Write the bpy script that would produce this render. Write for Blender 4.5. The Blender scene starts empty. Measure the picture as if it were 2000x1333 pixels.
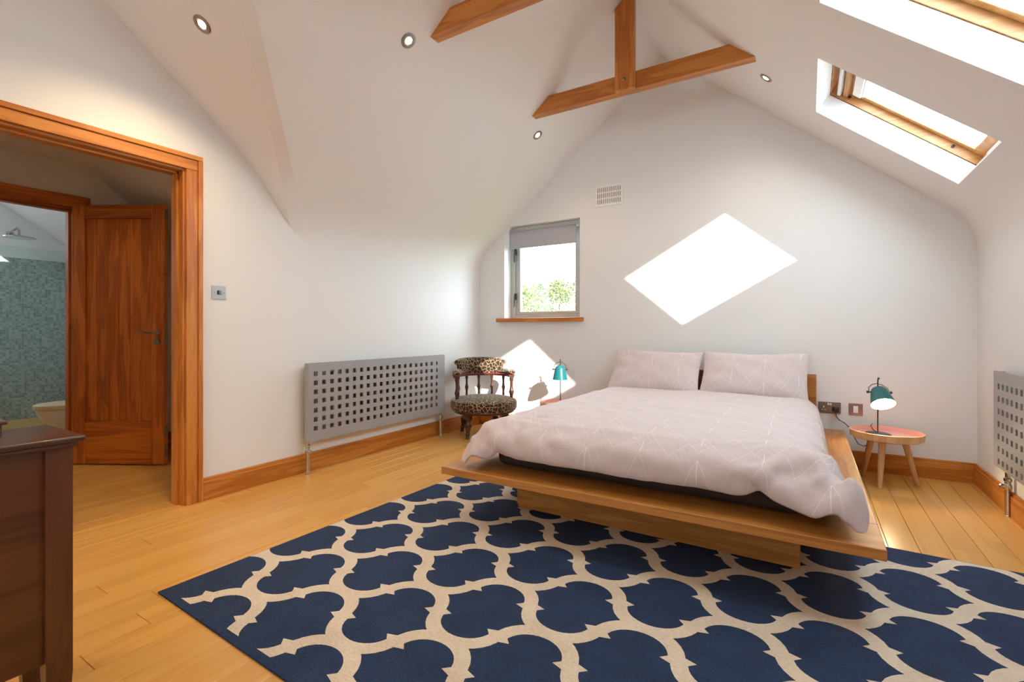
import bpy, bmesh, math, random
import numpy as np
from mathutils import Vector, Matrix
random.seed(7)
R = math.radians
scene = bpy.context.scene
C = scene.collection

# ------------------------------------------------------------------ camera, world, sun, exposure
cam_d = bpy.data.cameras.new('camera'); cam = bpy.data.objects.new('camera', cam_d); C.objects.link(cam)
cam.location = (0, 0, 1.05); cam.rotation_euler = (R(90), 0, R(31.53))
cam_d.sensor_width = 36; cam_d.lens = 943.3/2000*36; cam_d.shift_y = -19.4/2000
cam_d.clip_start = .02; cam_d.clip_end = 400
scene.camera = cam
w = bpy.data.worlds.new('sky'); scene.world = w; w.use_nodes = True
bg = w.node_tree.nodes['Background']
bg.inputs[0].default_value = (.75, .90, 1.0, 1); bg.inputs[1].default_value = 11.5
sun_d = bpy.data.lights.new('sun', 'SUN'); sun = bpy.data.objects.new('sun', sun_d); C.objects.link(sun)
sun_d.energy = 13; sun_d.angle = R(.6); sun_d.color = (1, .97, .93)
sun.location = (9, -6, 6); sun.rotation_euler = Vector((-1.47, 1, -.845)).to_track_quat('-Z', 'Y').to_euler()
vs = scene.view_settings
vs.view_transform = 'Standard'; vs.look = 'None'; vs.exposure = 0.38; vs.gamma = 1; vs.use_curve_mapping = False
scene.cycles.max_bounces = 10; scene.cycles.diffuse_bounces = 6; scene.cycles.sample_clamp_indirect = 12
scene.cycles.caustics_reflective = False; scene.cycles.caustics_refractive = False

# ------------------------------------------------------------------ helpers
class B:
    def __init__(s): s.bm = bmesh.new(); s.mi = 0
    def _m(s, faces):
        for f in faces: f.material_index = s.mi
    def box(s, x0, x1, y0, y1, z0, z1, bev=0, M=None, seg=2):
        vs_ = [s.bm.verts.new(p) for p in ((x0,y0,z0),(x1,y0,z0),(x1,y1,z0),(x0,y1,z0),(x0,y0,z1),(x1,y0,z1),(x1,y1,z1),(x0,y1,z1))]
        fs = [s.bm.faces.new([vs_[i] for i in f]) for f in ((3,2,1,0),(4,5,6,7),(0,1,5,4),(1,2,6,5),(2,3,7,6),(3,0,4,7))]
        s._m(fs)
        if bev:
            es = list({e for f in fs for e in f.edges})
            r = bmesh.ops.bevel(s.bm, geom=es, offset=bev, segments=seg, affect='EDGES', profile=.5)
            s._m(r['faces']); vs_ = list({v for f in r['faces'] for v in f.verts} | {v for v in vs_ if v.is_valid})
        if M is not None: bmesh.ops.transform(s.bm, matrix=M, verts=[v for v in vs_ if v.is_valid])
        return s
    def poly(s, pts):
        f = s.bm.faces.new([s.bm.verts.new(p) for p in pts]); s._m([f]); return s
    def prism(s, pts, d):
        d = Vector(d); a = [s.bm.verts.new(p) for p in pts]; b = [s.bm.verts.new(Vector(p)+d) for p in pts]
        fs = [s.bm.faces.new(a[::-1]), s.bm.faces.new(b)]; n = len(pts)
        fs += [s.bm.faces.new((a[i], a[(i+1) % n], b[(i+1) % n], b[i])) for i in range(n)]
        s._m(fs); return s
    def loft(s, rings, close=True, cap=True):
        vr = [[s.bm.verts.new(p) for p in r] for r in rings]; fs = []
        n = len(rings[0])
        for a, b in zip(vr, vr[1:]):
            for i in range(n if close else n-1):
                j = (i+1) % n; fs.append(s.bm.faces.new((a[i], a[j], b[j], b[i])))
        if cap and close: fs += [s.bm.faces.new(vr[0][::-1]), s.bm.faces.new(vr[-1])]
        s._m(fs); return s
    def lathe(s, prof, M=None, seg=24, cap=True):
        rings = []
        for r, z in prof:
            ring = [Vector((r*math.cos(t), r*math.sin(t), z)) for t in (2*math.pi*i/seg for i in range(seg))]
            rings.append([M @ p for p in ring] if M is not None else ring)
        return s.loft(rings, True, cap)
    def tube(s, pts, r, seg=8, taper=None, cap=True):
        pts = [Vector(p) for p in pts]; rings = []; up = None
        for i, p in enumerate(pts):
            t = (pts[min(i+1, len(pts)-1)] - pts[max(i-1, 0)]).normalized()
            if up is None:
                up = t.orthogonal().normalized()
            up = (up - t*up.dot(t)).normalized(); q = t.cross(up)
            rr = taper[i] if taper else r
            rings.append([p + (up*math.cos(a)+q*math.sin(a))*rr for a in (2*math.pi*k/seg for k in range(seg))])
        return s.loft(rings, True, cap)
    def grid(s, P, wrap=False):
        V = [[s.bm.verts.new(p) for p in row] for row in P]; fs = []
        for a, b in zip(V, V[1:]):
            for i in range(len(a)-1): fs.append(s.bm.faces.new((a[i], a[i+1], b[i+1], b[i])))
        s._m(fs); return s
    def holes(s, outer, hs, fn=None):
        es = []; vs_ = []
        for loop in [outer]+hs:
            vv = [s.bm.verts.new(p) for p in loop]; vs_ += vv
            es += [s.bm.edges.new((vv[i], vv[(i+1) % len(vv)])) for i in range(len(vv))]
        r = bmesh.ops.triangle_fill(s.bm, edges=es, use_beauty=True)
        s._m([g for g in r['geom'] if isinstance(g, bmesh.types.BMFace)])
        if fn:
            for v in vs_: v.co = fn(v.co)
        return s

def obj(b, name, mats, parent=None, smooth=False, label=None, cat=None, group=None, kind=None, local=False, recalc=True, angle=35, loc=None):
    bm = b.bm
    if parent is not None and not local:
        p = Vector((0, 0, 0)); o = parent
        while o is not None: p += o.location; o = o.parent
        bmesh.ops.translate(bm, verts=bm.verts, vec=-p)
    if recalc: bmesh.ops.recalc_face_normals(bm, faces=bm.faces)
    me = bpy.data.meshes.new(name); bm.to_mesh(me); bm.free()
    for m in (mats if isinstance(mats, (list, tuple)) else [mats]): me.materials.append(m)
    if smooth:
        me.shade_smooth(); me.set_sharp_from_angle(angle=R(angle))
    o = bpy.data.objects.new(name, me); C.objects.link(o); o.parent = parent
    if loc: o.location = loc
    tag(o, label, cat, group, kind); return o
def tag(o, label=None, cat=None, group=None, kind=None):
    if label: o['label'] = label
    if cat: o['category'] = cat
    if group: o['group'] = group
    if kind: o['kind'] = kind
    return o
def empty(name, loc, label, cat, group=None, kind=None, rz=0):
    o = bpy.data.objects.new(name, None); C.objects.link(o); o.location = loc; o.rotation_euler = (0, 0, rz); o.empty_display_size = .05
    return tag(o, label, cat, group, kind)
def copy_tree(o, parent=None):
    c = o.copy(); C.objects.link(c); c.parent = parent
    for ch in list(o.children): copy_tree(ch, c)
    return c

# ------------------------------------------------------------------ materials
def lin(c):
    return tuple(((v/255)/12.92 if v/255 <= .04045 else ((v/255+.055)/1.055)**2.4) for v in c) + (1,)
def mat(name, col, rough=.5, metal=0, **k):
    m = bpy.data.materials.new(name); m.use_nodes = True; p = m.node_tree.nodes['Principled BSDF']
    p.inputs['Base Color'].default_value = lin(col); p.inputs['Roughness'].default_value = rough; p.inputs['Metallic'].default_value = metal
    for a, b in k.items(): p.inputs[a.replace('_', ' ')].default_value = b
    return m
def NT(m):
    nt = m.node_tree
    def n(t, **k):
        x = nt.nodes.new(t)
        for a, b in k.items():
            if a.startswith('i_'): x.inputs[a[2:].replace('_', ' ')].default_value = b
            else: setattr(x, a, b)
        return x
    return nt, n, nt.links.new, nt.nodes['Principled BSDF']
def paint(name, col, rough=.85, bump=.02):
    m = mat(name, col, rough); nt, n, L, p = NT(m)
    tc = n('ShaderNodeTexCoord'); no = n('ShaderNodeTexNoise'); no.inputs['Scale'].default_value = 220; no.inputs['Detail'].default_value = 3
    bp = n('ShaderNodeBump'); bp.inputs['Strength'].default_value = bump; bp.inputs['Distance'].default_value = .002
    L(tc.outputs['Object'], no.inputs['Vector']); L(no.outputs[0], bp.inputs['Height']); L(bp.outputs[0], p.inputs['Normal'])
    return m
def wood(name, light, dark, axis=0, rough=.4, var=.12, grain=1.0, coat=0.0):
    m = mat(name, light, rough); nt, n, L, p = NT(m)
    tc = n('ShaderNodeTexCoord'); oi = n('ShaderNodeObjectInfo')
    off = n('ShaderNodeVectorMath', operation='MULTIPLY'); off.inputs[1].default_value = (13, 7, 9)
    add = n('ShaderNodeVectorMath', operation='ADD'); L(oi.outputs['Random'], off.inputs[0]); L(tc.outputs['Object'], add.inputs[0]); L(off.outputs[0], add.inputs[1])
    sc = [9.0, 9.0, 9.0]; sc[axis] = .8
    mp = n('ShaderNodeMapping'); mp.inputs['Scale'].default_value = sc; L(add.outputs[0], mp.inputs['Vector'])
    n1 = n('ShaderNodeTexNoise'); n1.inputs['Scale'].default_value = 1.6*grain; n1.inputs['Detail'].default_value = 4; n1.inputs['Distortion'].default_value = .9
    L(mp.outputs[0], n1.inputs['Vector'])
    # ring-like figure: sine of the warped noise
    mu = n('ShaderNodeMath', operation='MULTIPLY'); mu.inputs[1].default_value = 26; L(n1.outputs[0], mu.inputs[0])
    si = n('ShaderNodeMath', operation='SINE'); L(mu.outputs[0], si.inputs[0])
    sc2 = [90.0, 90.0, 90.0]; sc2[axis] = 2.5
    mp2 = n('ShaderNodeMapping'); mp2.inputs['Scale'].default_value = sc2; L(add.outputs[0], mp2.inputs['Vector'])
    n2 = n('ShaderNodeTexNoise'); n2.inputs['Scale'].default_value = 1.2; n2.inputs['Detail'].default_value = 2; L(mp2.outputs[0], n2.inputs['Vector'])
    m1 = n('ShaderNodeMath', operation='MULTIPLY_ADD'); m1.inputs[1].default_value = .13; L(si.outputs[0], m1.inputs[0]); L(n1.outputs[0], m1.inputs[2])
    m2 = n('ShaderNodeMath', operation='MULTIPLY_ADD'); m2.inputs[1].default_value = .45; L(n2.outputs[0], m2.inputs[0]); L(m1.outputs[0], m2.inputs[2])
    rp = n('ShaderNodeValToRGB'); rp.color_ramp.elements[0].position = .38; rp.color_ramp.elements[1].position = .98
    rp.color_ramp.elements[0].color = lin(light); rp.color_ramp.elements[1].color = lin(dark); L(m2.outputs[0], rp.inputs[0])
    hv = n('ShaderNodeHueSaturation'); mr = n('ShaderNodeMapRange'); mr.inputs['To Min'].default_value = 1-var; mr.inputs['To Max'].default_value = 1+var
    L(oi.outputs['Random'], mr.inputs['Value']); L(mr.outputs[0], hv.inputs['Value']); L(rp.outputs[0], hv.inputs['Color']); L(hv.outputs[0], p.inputs['Base Color'])
    bp = n('ShaderNodeBump'); bp.inputs['Strength'].default_value = .08; bp.inputs['Distance'].default_value = .002; L(n2.outputs[0], bp.inputs['Height']); L(bp.outputs[0], p.inputs['Normal'])
    if coat: p.inputs['Coat Weight'].default_value = coat; p.inputs['Coat Roughness'].default_value = .12
    return m
def emit(name, col, s):
    m = bpy.data.materials.new(name); m.use_nodes = True; nt = m.node_tree; nt.nodes.clear()
    e = nt.nodes.new('ShaderNodeEmission'); e.inputs[0].default_value = lin(col); e.inputs[1].default_value = s
    o = nt.nodes.new('ShaderNodeOutputMaterial'); nt.links.new(e.outputs[0], o.inputs[0]); return m
def glass(name, col=(1, 1, 1), tint=.0):
    m = bpy.data.materials.new(name); m.use_nodes = True; nt = m.node_tree; nt.nodes.clear()
    t = nt.nodes.new('ShaderNodeBsdfTransparent'); t.inputs[0].default_value = tuple(col)+(1,)
    g = nt.nodes.new('ShaderNodeBsdfGlossy'); g.inputs['Roughness'].default_value = .02
    lw = nt.nodes.new('ShaderNodeLayerWeight'); pw_ = nt.nodes.new('ShaderNodeMath'); pw_.operation = 'POWER'; pw_.inputs[1].default_value = 5; f = nt.nodes.new('ShaderNodeMath'); f.operation = 'MULTIPLY_ADD'; f.inputs[1].default_value = .7; f.inputs[2].default_value = .05; nt.links.new(lw.outputs['Facing'], pw_.inputs[0]); nt.links.new(pw_.outputs[0], f.inputs[0])
    mx = nt.nodes.new('ShaderNodeMixShader'); o = nt.nodes.new('ShaderNodeOutputMaterial')
    L = nt.links.new; L(f.outputs[0], mx.inputs[0]); L(t.outputs[0], mx.inputs[1]); L(g.outputs[0], mx.inputs[2]); L(mx.outputs[0], o.inputs[0]); return m

M_wall = paint('white_wall_paint', (231, 231, 230))
M_ceil = paint('white_ceiling_paint', (233, 230, 226))
M_plank = wood('floor_oak', (219, 166, 88), (205, 149, 73), 1, .26, .035, .5)
M_floorbase = wood('floor_base_oak', (150, 100, 50), (110, 66, 26), 1, .5, 0)
oakL, oakD = (210, 140, 62), (172, 98, 32)
M_oakX, M_oakY, M_oakZ = (wood('oak_'+a, oakL, oakD, i, .38, .06) for i, a in enumerate('xyz'))
M_bedX, M_bedY, M_bedZ = (wood('bed_oak_'+a, (198, 138, 70), (164, 102, 42), i, .36, .05) for i, a in enumerate('xyz'))
M_hallX, M_hallY, M_hallZ = (wood('door_oak_'+a, (212, 126, 46), (158, 80, 22), i, .4, .12) for i, a in enumerate('xyz'))
M_mahX, M_mahY, M_mahZ = (wood('mahogany_'+a, (98, 54, 32), (66, 32, 16), i, .35, .1, .5, .3) for i, a in enumerate('xyz'))
M_pineX, M_pineY, M_pineZ = (wood('skylight_pine_'+a, (206, 158, 104), (180, 126, 70), i, .4, .04) for i, a in enumerate('xyz'))
M_beech = wood('pale_beech', (222, 186, 142), (200, 158, 112), 2, .45, .05)
M_pink = mat('pink_lacquer', (233, 178, 168), .4)
M_darkwood = mat('dark_turned_wood', (74, 44, 32), .3)
M_braid = mat('red_braid', (150, 42, 48), .8)
M_rad = mat('radiator_grey', (160, 160, 161), .42, .15)
M_radin = mat('radiator_core_grey', (96, 94, 92), .5, .3)
M_chrome = mat('chrome', (200, 198, 195), .15, 1)
M_steel = mat('brushed_steel', (150, 144, 138), .35, .9)
M_alu = mat('grey_aluminium', (182, 185, 183), .4, .1)
M_black = mat('black_plastic', (22, 22, 24), .4)
M_white = mat('white_plastic', (235, 235, 232), .4)
M_blind = mat('grey_blind_fabric', (184, 184, 192), .8)
M_teal = mat('teal_enamel', (16, 96, 100), .25)
M_darkteal = mat('dark_green_metal', (44, 62, 62), .35, .2)
M_shadein = mat('white_shade_lining', (245, 240, 230), .6)
M_matt = mat('dark_mattress_fabric', (58, 46, 44), .9)
M_glass = glass('window_glass'); M_gglass = glass('green_edge_glass', (.93, .98, .96))
M_bulb = emit('warm_bulb', (255, 226, 180), 30); M_spot = emit('spot_bulb', (255, 224, 170), 40)
M_ceram = mat('white_ceramic', (226, 222, 214), .15)
M_seat = mat('cream_seat', (214, 196, 158), .35)

# fabric: pale pink with fine white geometric line print, printed in the cloth's own UV
def printed(name, base, line):
    m = mat(name, base, .85); nt, n, L, p = NT(m)
    p.inputs['Sheen Weight'].default_value = .25
    uv = n('ShaderNodeUVMap'); uv.uv_map = 'UVMap'
    sx = n('ShaderNodeSeparateXYZ'); L(uv.outputs[0], sx.inputs[0])
    def mth(op, a, b=None, c=None):
        x = n('ShaderNodeMath', operation=op)
        for i, v in enumerate((a, b, c)):
            if v is None: continue
            if isinstance(v, (int, float)): x.inputs[i].default_value = v
            else: L(v, x.inputs[i])
        return x.outputs[0]
    X = mth('MULTIPLY', sx.outputs[0], 4.2); Y = mth('MULTIPLY', sx.outputs[1], 4.2)
    tri = mth('ABSOLUTE', mth('SUBTRACT', mth('FRACT', X), .5))            # 0..0.5 zigzag
    col = mth('FLOOR', mth('MULTIPLY', X, 1)); odd = mth('MODULO', mth('ABSOLUTE', col), 2)
    sgn = mth('SUBTRACT', mth('MULTIPLY', odd, 2), 1)
    z1 = mth('ADD', Y, mth('MULTIPLY', tri, 1.9))
    l1 = mth('LESS_THAN', mth('ABSOLUTE', mth('SUBTRACT', mth('FRACT', z1), .5)), .008)
    z2 = mth('ADD', mth('SUBTRACT', Y, mth('MULTIPLY', tri, 1.9)), .25)
    l2 = mth('LESS_THAN', mth('ABSOLUTE', mth('SUBTRACT', mth('FRACT', mth('MULTIPLY', z2, .5)), .5)), .004)
    z3 = mth('ADD', z1, .22)
    l3 = mth('MULTIPLY', mth('LESS_THAN', mth('ABSOLUTE', mth('SUBTRACT', mth('FRACT', z3), .5)), .008), mth('GREATER_THAN', mth('FRACT', mth('MULTIPLY', Y, .5)), .5))
    l4 = mth('MULTIPLY', mth('LESS_THAN', tri, .008), mth('GREATER_THAN', mth('FRACT', mth('ADD', Y, mth('MULTIPLY', odd, .5))), .55))
    s = mth('MAXIMUM', mth('MAXIMUM', l1, l2), mth('MAXIMUM', l3, l4))
    mx = n('ShaderNodeMix', data_type='RGBA'); L(s, mx.inputs[0]); mx.inputs[6].default_value = lin(base); mx.inputs[7].default_value = lin(line)
    L(mx.outputs[2], p.inputs['Base Color'])
    mp = n('ShaderNodeMapping'); mp.inputs['Scale'].default_value = (5, 2.2, 1); mp.inputs['Rotation'].default_value = (0, 0, .5); L(uv.outputs[0], mp.inputs[0])
    cn = n('ShaderNodeTexNoise'); cn.inputs['Scale'].default_value = 2.2; cn.inputs['Detail'].default_value = 5; cn.inputs['Roughness'].default_value = .55; cn.inputs['Distortion'].default_value = 1.4; L(mp.outputs[0], cn.inputs['Vector'])
    bp = n('ShaderNodeBump'); bp.inputs['Strength'].default_value = .55; bp.inputs['Distance'].default_value = .012; L(cn.outputs[0], bp.inputs['Height']); L(bp.outputs[0], p.inputs['Normal'])
    return m
M_duvet = printed('pink_printed_cotton', (202, 187, 187), (224, 215, 215))

def leopard():
    m = mat('leopard_print', (200, 160, 90), .9); nt, n, L, p = NT(m)
    tc = n('ShaderNodeTexCoord'); no = n('ShaderNodeTexNoise'); no.inputs['Scale'].default_value = 30
    mxv = n('ShaderNodeMix', data_type='RGBA'); mxv.inputs[0].default_value = .018
    L(tc.outputs['Object'], no.inputs['Vector']); L(tc.outputs['Object'], mxv.inputs[6]); L(no.outputs['Color'], mxv.inputs[7])
    vo = n('ShaderNodeTexVoronoi', feature='DISTANCE_TO_EDGE'); vo.inputs['Scale'].default_value = 27; L(mxv.outputs[2], vo.inputs['Vector'])
    v2 = n('ShaderNodeTexVoronoi', feature='F1'); v2.inputs['Scale'].default_value = 27; L(mxv.outputs[2], v2.inputs['Vector'])
    r = n('ShaderNodeValToRGB'); e = r.color_ramp.elements; e[0].position = .018; e[0].color = lin((210, 172, 116)); e[1].position = .045; e[1].color = lin((34, 18, 10))
    L(vo.outputs[0], r.inputs[0])
    r2 = n('ShaderNodeValToRGB'); e = r2.color_ramp.elements; e[0].position = .05; e[0].color = (1, 1, 1, 1); e[1].position = .22; e[1].color = (0, 0, 0, 1); L(v2.outputs[0], r2.inputs[0])
    mx = n('ShaderNodeMix', data_type='RGBA'); mf = n('ShaderNodeMath', operation='MULTIPLY'); mf.inputs[1].default_value = .75; L(r2.outputs[0], mf.inputs[0]); L(mf.outputs[0], mx.inputs[0]); L(r.outputs[0], mx.inputs[6]); mx.inputs[7].default_value = lin((98, 52, 24))
    L(mx.outputs[2], p.inputs['Base Color']); p.inputs['Sheen Weight'].default_value = .3
    return m
M_leo = leopard()

def rugmat(name, a, b, k=1):
    m = mat(name, a, .95); nt, n, L, p = NT(m)
    tc = n('ShaderNodeTexCoord'); mp = n('ShaderNodeMapping'); mp.inputs['Scale'].default_value = (60, 260, 1); L(tc.outputs['Object'], mp.inputs[0])
    no = n('ShaderNodeTexNoise'); no.inputs['Scale'].default_value = 1; no.inputs['Detail'].default_value = 3; L(mp.outputs[0], no.inputs['Vector'])
    n2 = n('ShaderNodeTexNoise'); n2.inputs['Scale'].default_value = 9; L(tc.outputs['Object'], n2.inputs['Vector'])
    ad = n('ShaderNodeMath', operation='MULTIPLY_ADD'); ad.inputs[1].default_value = .35; L(n2.outputs[0], ad.inputs[0]); L(no.outputs[0], ad.inputs[2])
    r = n('ShaderNodeValToRGB'); e = r.color_ramp.elements; e[0].position = .45; e[0].color = lin(a); e[1].position = .85; e[1].color = lin(b); L(ad.outputs[0], r.inputs[0]); L(r.outputs[0], p.inputs['Base Color'])
    wv = n('ShaderNodeTexWave', wave_type='BANDS', bands_direction='Y'); wv.inputs['Scale'].default_value = 60; L(tc.outputs['Object'], wv.inputs['Vector'])
    am = n('ShaderNodeMath', operation='ADD'); L(wv.outputs[1], am.inputs[0]); L(no.outputs[0], am.inputs[1])
    bp = n('ShaderNodeBump'); bp.inputs['Strength'].default_value = .35; bp.inputs['Distance'].default_value = .002; L(am.outputs[0], bp.inputs['Height']); L(bp.outputs[0], p.inputs['Normal'])
    return m
M_blue = rugmat('navy_weave', (15, 30, 58), (30, 54, 92)); M_cream = rugmat('cream_weave', (196, 178, 156), (222, 206, 186))

def mosaic():
    m = mat('mosaic_tile', (150, 178, 176), .25); nt, n, L, p = NT(m)
    tc = n('ShaderNodeTexCoord'); sp = n('ShaderNodeSeparateXYZ'); cb = n('ShaderNodeCombineXYZ'); L(tc.outputs['Object'], sp.inputs[0]); L(sp.outputs[1], cb.inputs[0]); L(sp.outputs[2], cb.inputs[1])
    br = n('ShaderNodeTexBrick'); br.offset = 0; br.inputs['Scale'].default_value = 1; br.inputs['Brick Width'].default_value = .026; br.inputs['Row Height'].default_value = .026; br.inputs['Mortar Size'].default_value = .0022
    br.inputs['Color1'].default_value = lin((122, 142, 146)); br.inputs['Color2'].default_value = lin((186, 196, 196)); br.inputs['Mortar'].default_value = lin((178, 182, 174)); L(cb.outputs[0], br.inputs['Vector'])
    L(br.outputs[0], p.inputs['Base Color'])
    bp = n('ShaderNodeBump'); bp.inputs['Strength'].default_value = .4; bp.inputs['Distance'].default_value = .002; bp.invert = True; L(br.outputs[1], bp.inputs['Height']); L(bp.outputs[0], p.inputs['Normal'])
    return m
M_mosaic = mosaic()

# ------------------------------------------------------------------ room numbers
XL, XR, YF, YB = -3.2, .99, 4.5, -2.8
RX, RZ = -1.1455, 3.5755
def bez(a, b, c, n=8): return [tuple((1-t)**2*a[i]+2*t*(1-t)*b[i]+t*t*c[i] for i in (0, 1)) for t in (k/n for k in range(n+1))]
profL = bez((XL, 1.70), (XL, 1.86), (-3.06, 1.9769))            # (x, z) of the rounded left eave
profR = bez((XR, 1.54), (XR, 1.7924), (.86, 1.9009)) + [(.80, 1.951)]
def zL(x):
    if x >= -3.06: return .835*x+4.532
    for (a, za), (b, zb) in zip(profL, profL[1:]):
        if a <= x <= b+1e-9: return za+(zb-za)*(x-a)/max(b-a, 1e-9)
    return 1.70
crossP = [(2.184, 1.759), (1.989, 2.008), (1.853, 2.171), (1.727, 2.294), (1.607, 2.389), (1.494, 2.470), (1.391, 2.548), (1.211, 2.690), (1.05, 2.822), (.6, 3.195), (.165, 3.555)]
def zC(y):
    if y > crossP[0][0]: return crossP[0][1]
    for (a, za), (b, zb) in zip(crossP, crossP[1:]):
        if b <= y <= a: return za+(zb-za)*(a-y)/(a-b)
    return crossP[-1][1]

# far gable wall with the window opening
b = B()
outline = [(XL, -.05)] + profL + [(RX, RZ)] + profR[::-1] + [(XR, -.05)]
hole = [(-2.86, 1.17), (-1.96, 1.17), (-1.96, 2.195), (-2.79, 2.195), (-2.86, 2.135)]
b.holes([(x, YF, z) for x, z in outline], [[(x, YF, z) for x, z in hole]])
wf = obj(b, 'wall_back', M_wall, label='white gable wall behind the bed with a small grey window', cat='wall', kind='structure', recalc=False)
def thicken(o, vec):
    me = o.data; bm = bmesh.new(); bm.from_mesh(me)
    r = bmesh.ops.extrude_face_region(bm, geom=bm.faces[:]); bmesh.ops.translate(bm, vec=vec, verts=[g for g in r['geom'] if isinstance(g, bmesh.types.BMVert)])
    bmesh.ops.recalc_face_normals(bm, faces=bm.faces); bm.to_mesh(me); bm.free()
thicken(wf, (0, .22, 0))
# left wall (door opening), rising to the cross wing ceiling
DY0, DY1, DZ = .59, 1.462, 2.04
b = B(); mir = lambda y: .33-y
top = [(YF, 1.70), (2.26, 1.70)] + crossP + [(mir(y), z) for y, z in crossP[::-1][1:]] + [(mir(2.26), 1.70), (YB, 1.70)]
out = [(YB, -.05), (DY0, -.05), (DY0, DZ), (DY1, DZ), (DY1, -.05), (YF, -.05)] + top
b.holes([(XL, y, z) for y, z in out], [])
wl = obj(b, 'wall_left', M_wall, label='white left wall with the doorway and the long grey radiator', cat='wall', kind='structure', recalc=False); thicken(wl, (-.12, 0, 0))
b = B(); b.box(XR, XR+.2, YB, YF+.22, -.05, 1.54)
obj(b, 'wall_right', M_wall, label='white right wall below the sloping ceiling with the cut off radiator', cat='wall', kind='structure')
# rear wall (behind the camera) with an opening added for fill daylight
b = B(); b.holes([(x, YB, z) for x, z in outline], [[(-1.8, YB, 1.1), (-.6, YB, 1.1), (-.6, YB, 2.1), (-1.8, YB, 2.1)]])
wb = obj(b, 'wall_front', M_wall, label='white gable wall behind the viewpoint with an added window', cat='wall', kind='structure', recalc=False); thicken(wb, (0, -.2, 0))
# ceiling: left slope with valley, cross wing ceiling, right slope
b = B()
xs = [p[0] for p in profL] + [-2.9, -2.7, -2.3, -1.9, -1.5, RX]
xs = sorted(set(xs) | {round(-1.0-y, 5) for y, z in crossP if XL < -1.0-y < RX})
def half(f, yend):
    b.grid([[(x, f(-.94-x), zL(x)), (x, yend, zL(x))] for x in xs])
    L1 = [(x, -.94-x, zL(x)) for x in xs]
    L2 = [(XL, 2.184, 1.759)] + [(max(XL, x-.06), min(2.184, max(-1.0-x, .165)), zC(max(-1.0-x, .165))) for x in xs[1:]]
    b.grid([[(p[0], f(p[1]), p[2]), (q[0], f(q[1]), q[2])] for p, q in zip(L1, L2)])
    rows = []
    pts = [(2.184, XL)] + [(max(-1.0-x, .165), max(XL, x-.06)) for x in xs if -1.0-x < 2.184]
    for y, x in pts: rows.append([(XL, f(y), zC(y)), (x, f(y), zC(y))])
    b.grid(rows)
half(lambda y: y, YF); half(mir, YB)
b.poly([(RX, .2055, RZ), (RX-.08, .165, 3.555), (RX, .1245, RZ)])
b.poly([(RX-.06, .2055, 3.56), (RX-.07, .165, 3.62), (RX-.06, .1245, 3.56), (RX+.02, .165, 3.62)])
def slopeR(v): return Vector((v.x, v.y, 2.619-.835*v.x))
SK = [(3.205, 3.985), (1.90, 2.67)]; SX0, SX1 = .045, .79
b.holes([(RX, YB, 0), (.80, YB, 0), (.80, YF, 0), (RX, YF, 0)], [[(SX0, a, 0), (SX1, a, 0), (SX1, c, 0), (SX0, c, 0)] for a, c in SK], slopeR)
b.grid([[(x, YB, z), (x, YF, z)] for x, z in profR])
obj(b, 'ceiling', M_ceil, smooth=True, label='white vaulted ceiling with a valley where the side wing joins', cat='ceiling', kind='structure', recalc=False, angle=25)
# weather roof above, closes the shell against stray sun
b = B(); N_ = Vector((.641, 0, .7676))
def rs(x, y, n): p = Vector((x, y, 2.619-.835*x))+N_*n; return p
def roofslab(n0, n1):
    hs = []
    for a, c in SK: hs.append([(SX0-.01, a-.01, 0), (SX1+.01, a-.01, 0), (SX1+.01, c+.01, 0), (SX0-.01, c+.01, 0)])
    b.holes([(RX-.1, YB-.3, 0), (1.35, YB-.3, 0), (1.35, YF+.3, 0), (RX-.1, YF+.3, 0)], hs, lambda v: rs(v.x, v.y, n0))
roofslab(.09, 0)
rf = obj(b, 'roof', mat('slate', (70, 74, 80), .8), label='dark slate roof above the skylights', cat='roof', kind='structure', recalc=False)
thicken(rf, tuple(N_*.06))

# floor
HX = -8.05
b = B(); b.box(HX, XR+.02, YB-.2, YF+.02, -.14, -.016)
fl = obj(b, 'floor', M_floorbase, label='honey oak plank floor running towards the bed wall', cat='floor', kind='structure')
pw = .1232; cache = {}
def plank(x, y0, y1):
    Lk = round(y1-y0, 2)
    if Lk < .06: return
    if Lk not in cache:
        bb = B(); bb.box(-pw/2+.0008, pw/2-.0008, -Lk/2+.0008, Lk/2-.0008, -.016, 0, .0012, seg=1)
        bm = bb.bm; bmesh.ops.recalc_face_normals(bm, faces=bm.faces); me = bpy.data.meshes.new('plank'); bm.to_mesh(me); bm.free(); me.materials.append(M_plank); cache[Lk] = me
    o = bpy.data.objects.new('plank', cache[Lk]); C.objects.link(o); o.parent = fl; o.location = (x, (y0+y1)/2, 0)
k = 0; x = .455+4*pw+pw/2
rng = random.Random(11); joints = [0, .21, .42, .105, .525, .31]
cnt = 0
def row(x, ya, yb):
    y = ya - rng.choice((0, .1, .2, .3, .4, .5, .6, .7, .8))
    while y < yb:
        Lk = rng.choice((.9, 1.1, 1.3, 1.5, 1.7)); a, c = max(y, ya), min(y+Lk, yb)
        plank(x, round(a, 2), round(c, 2)); y += Lk
while x > -8.0:
    if x > XR+.03: x -= pw; continue
    if x > XL-.05: row(x, -.20, YF)
    else: row(x, .5, 2.3)
    x -= pw
b = B(); b.box(XL-.1, XR, YB-.2, -.2, -.02, 0)
obj(b, 'floor_stretch', M_plank, fl)

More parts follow.
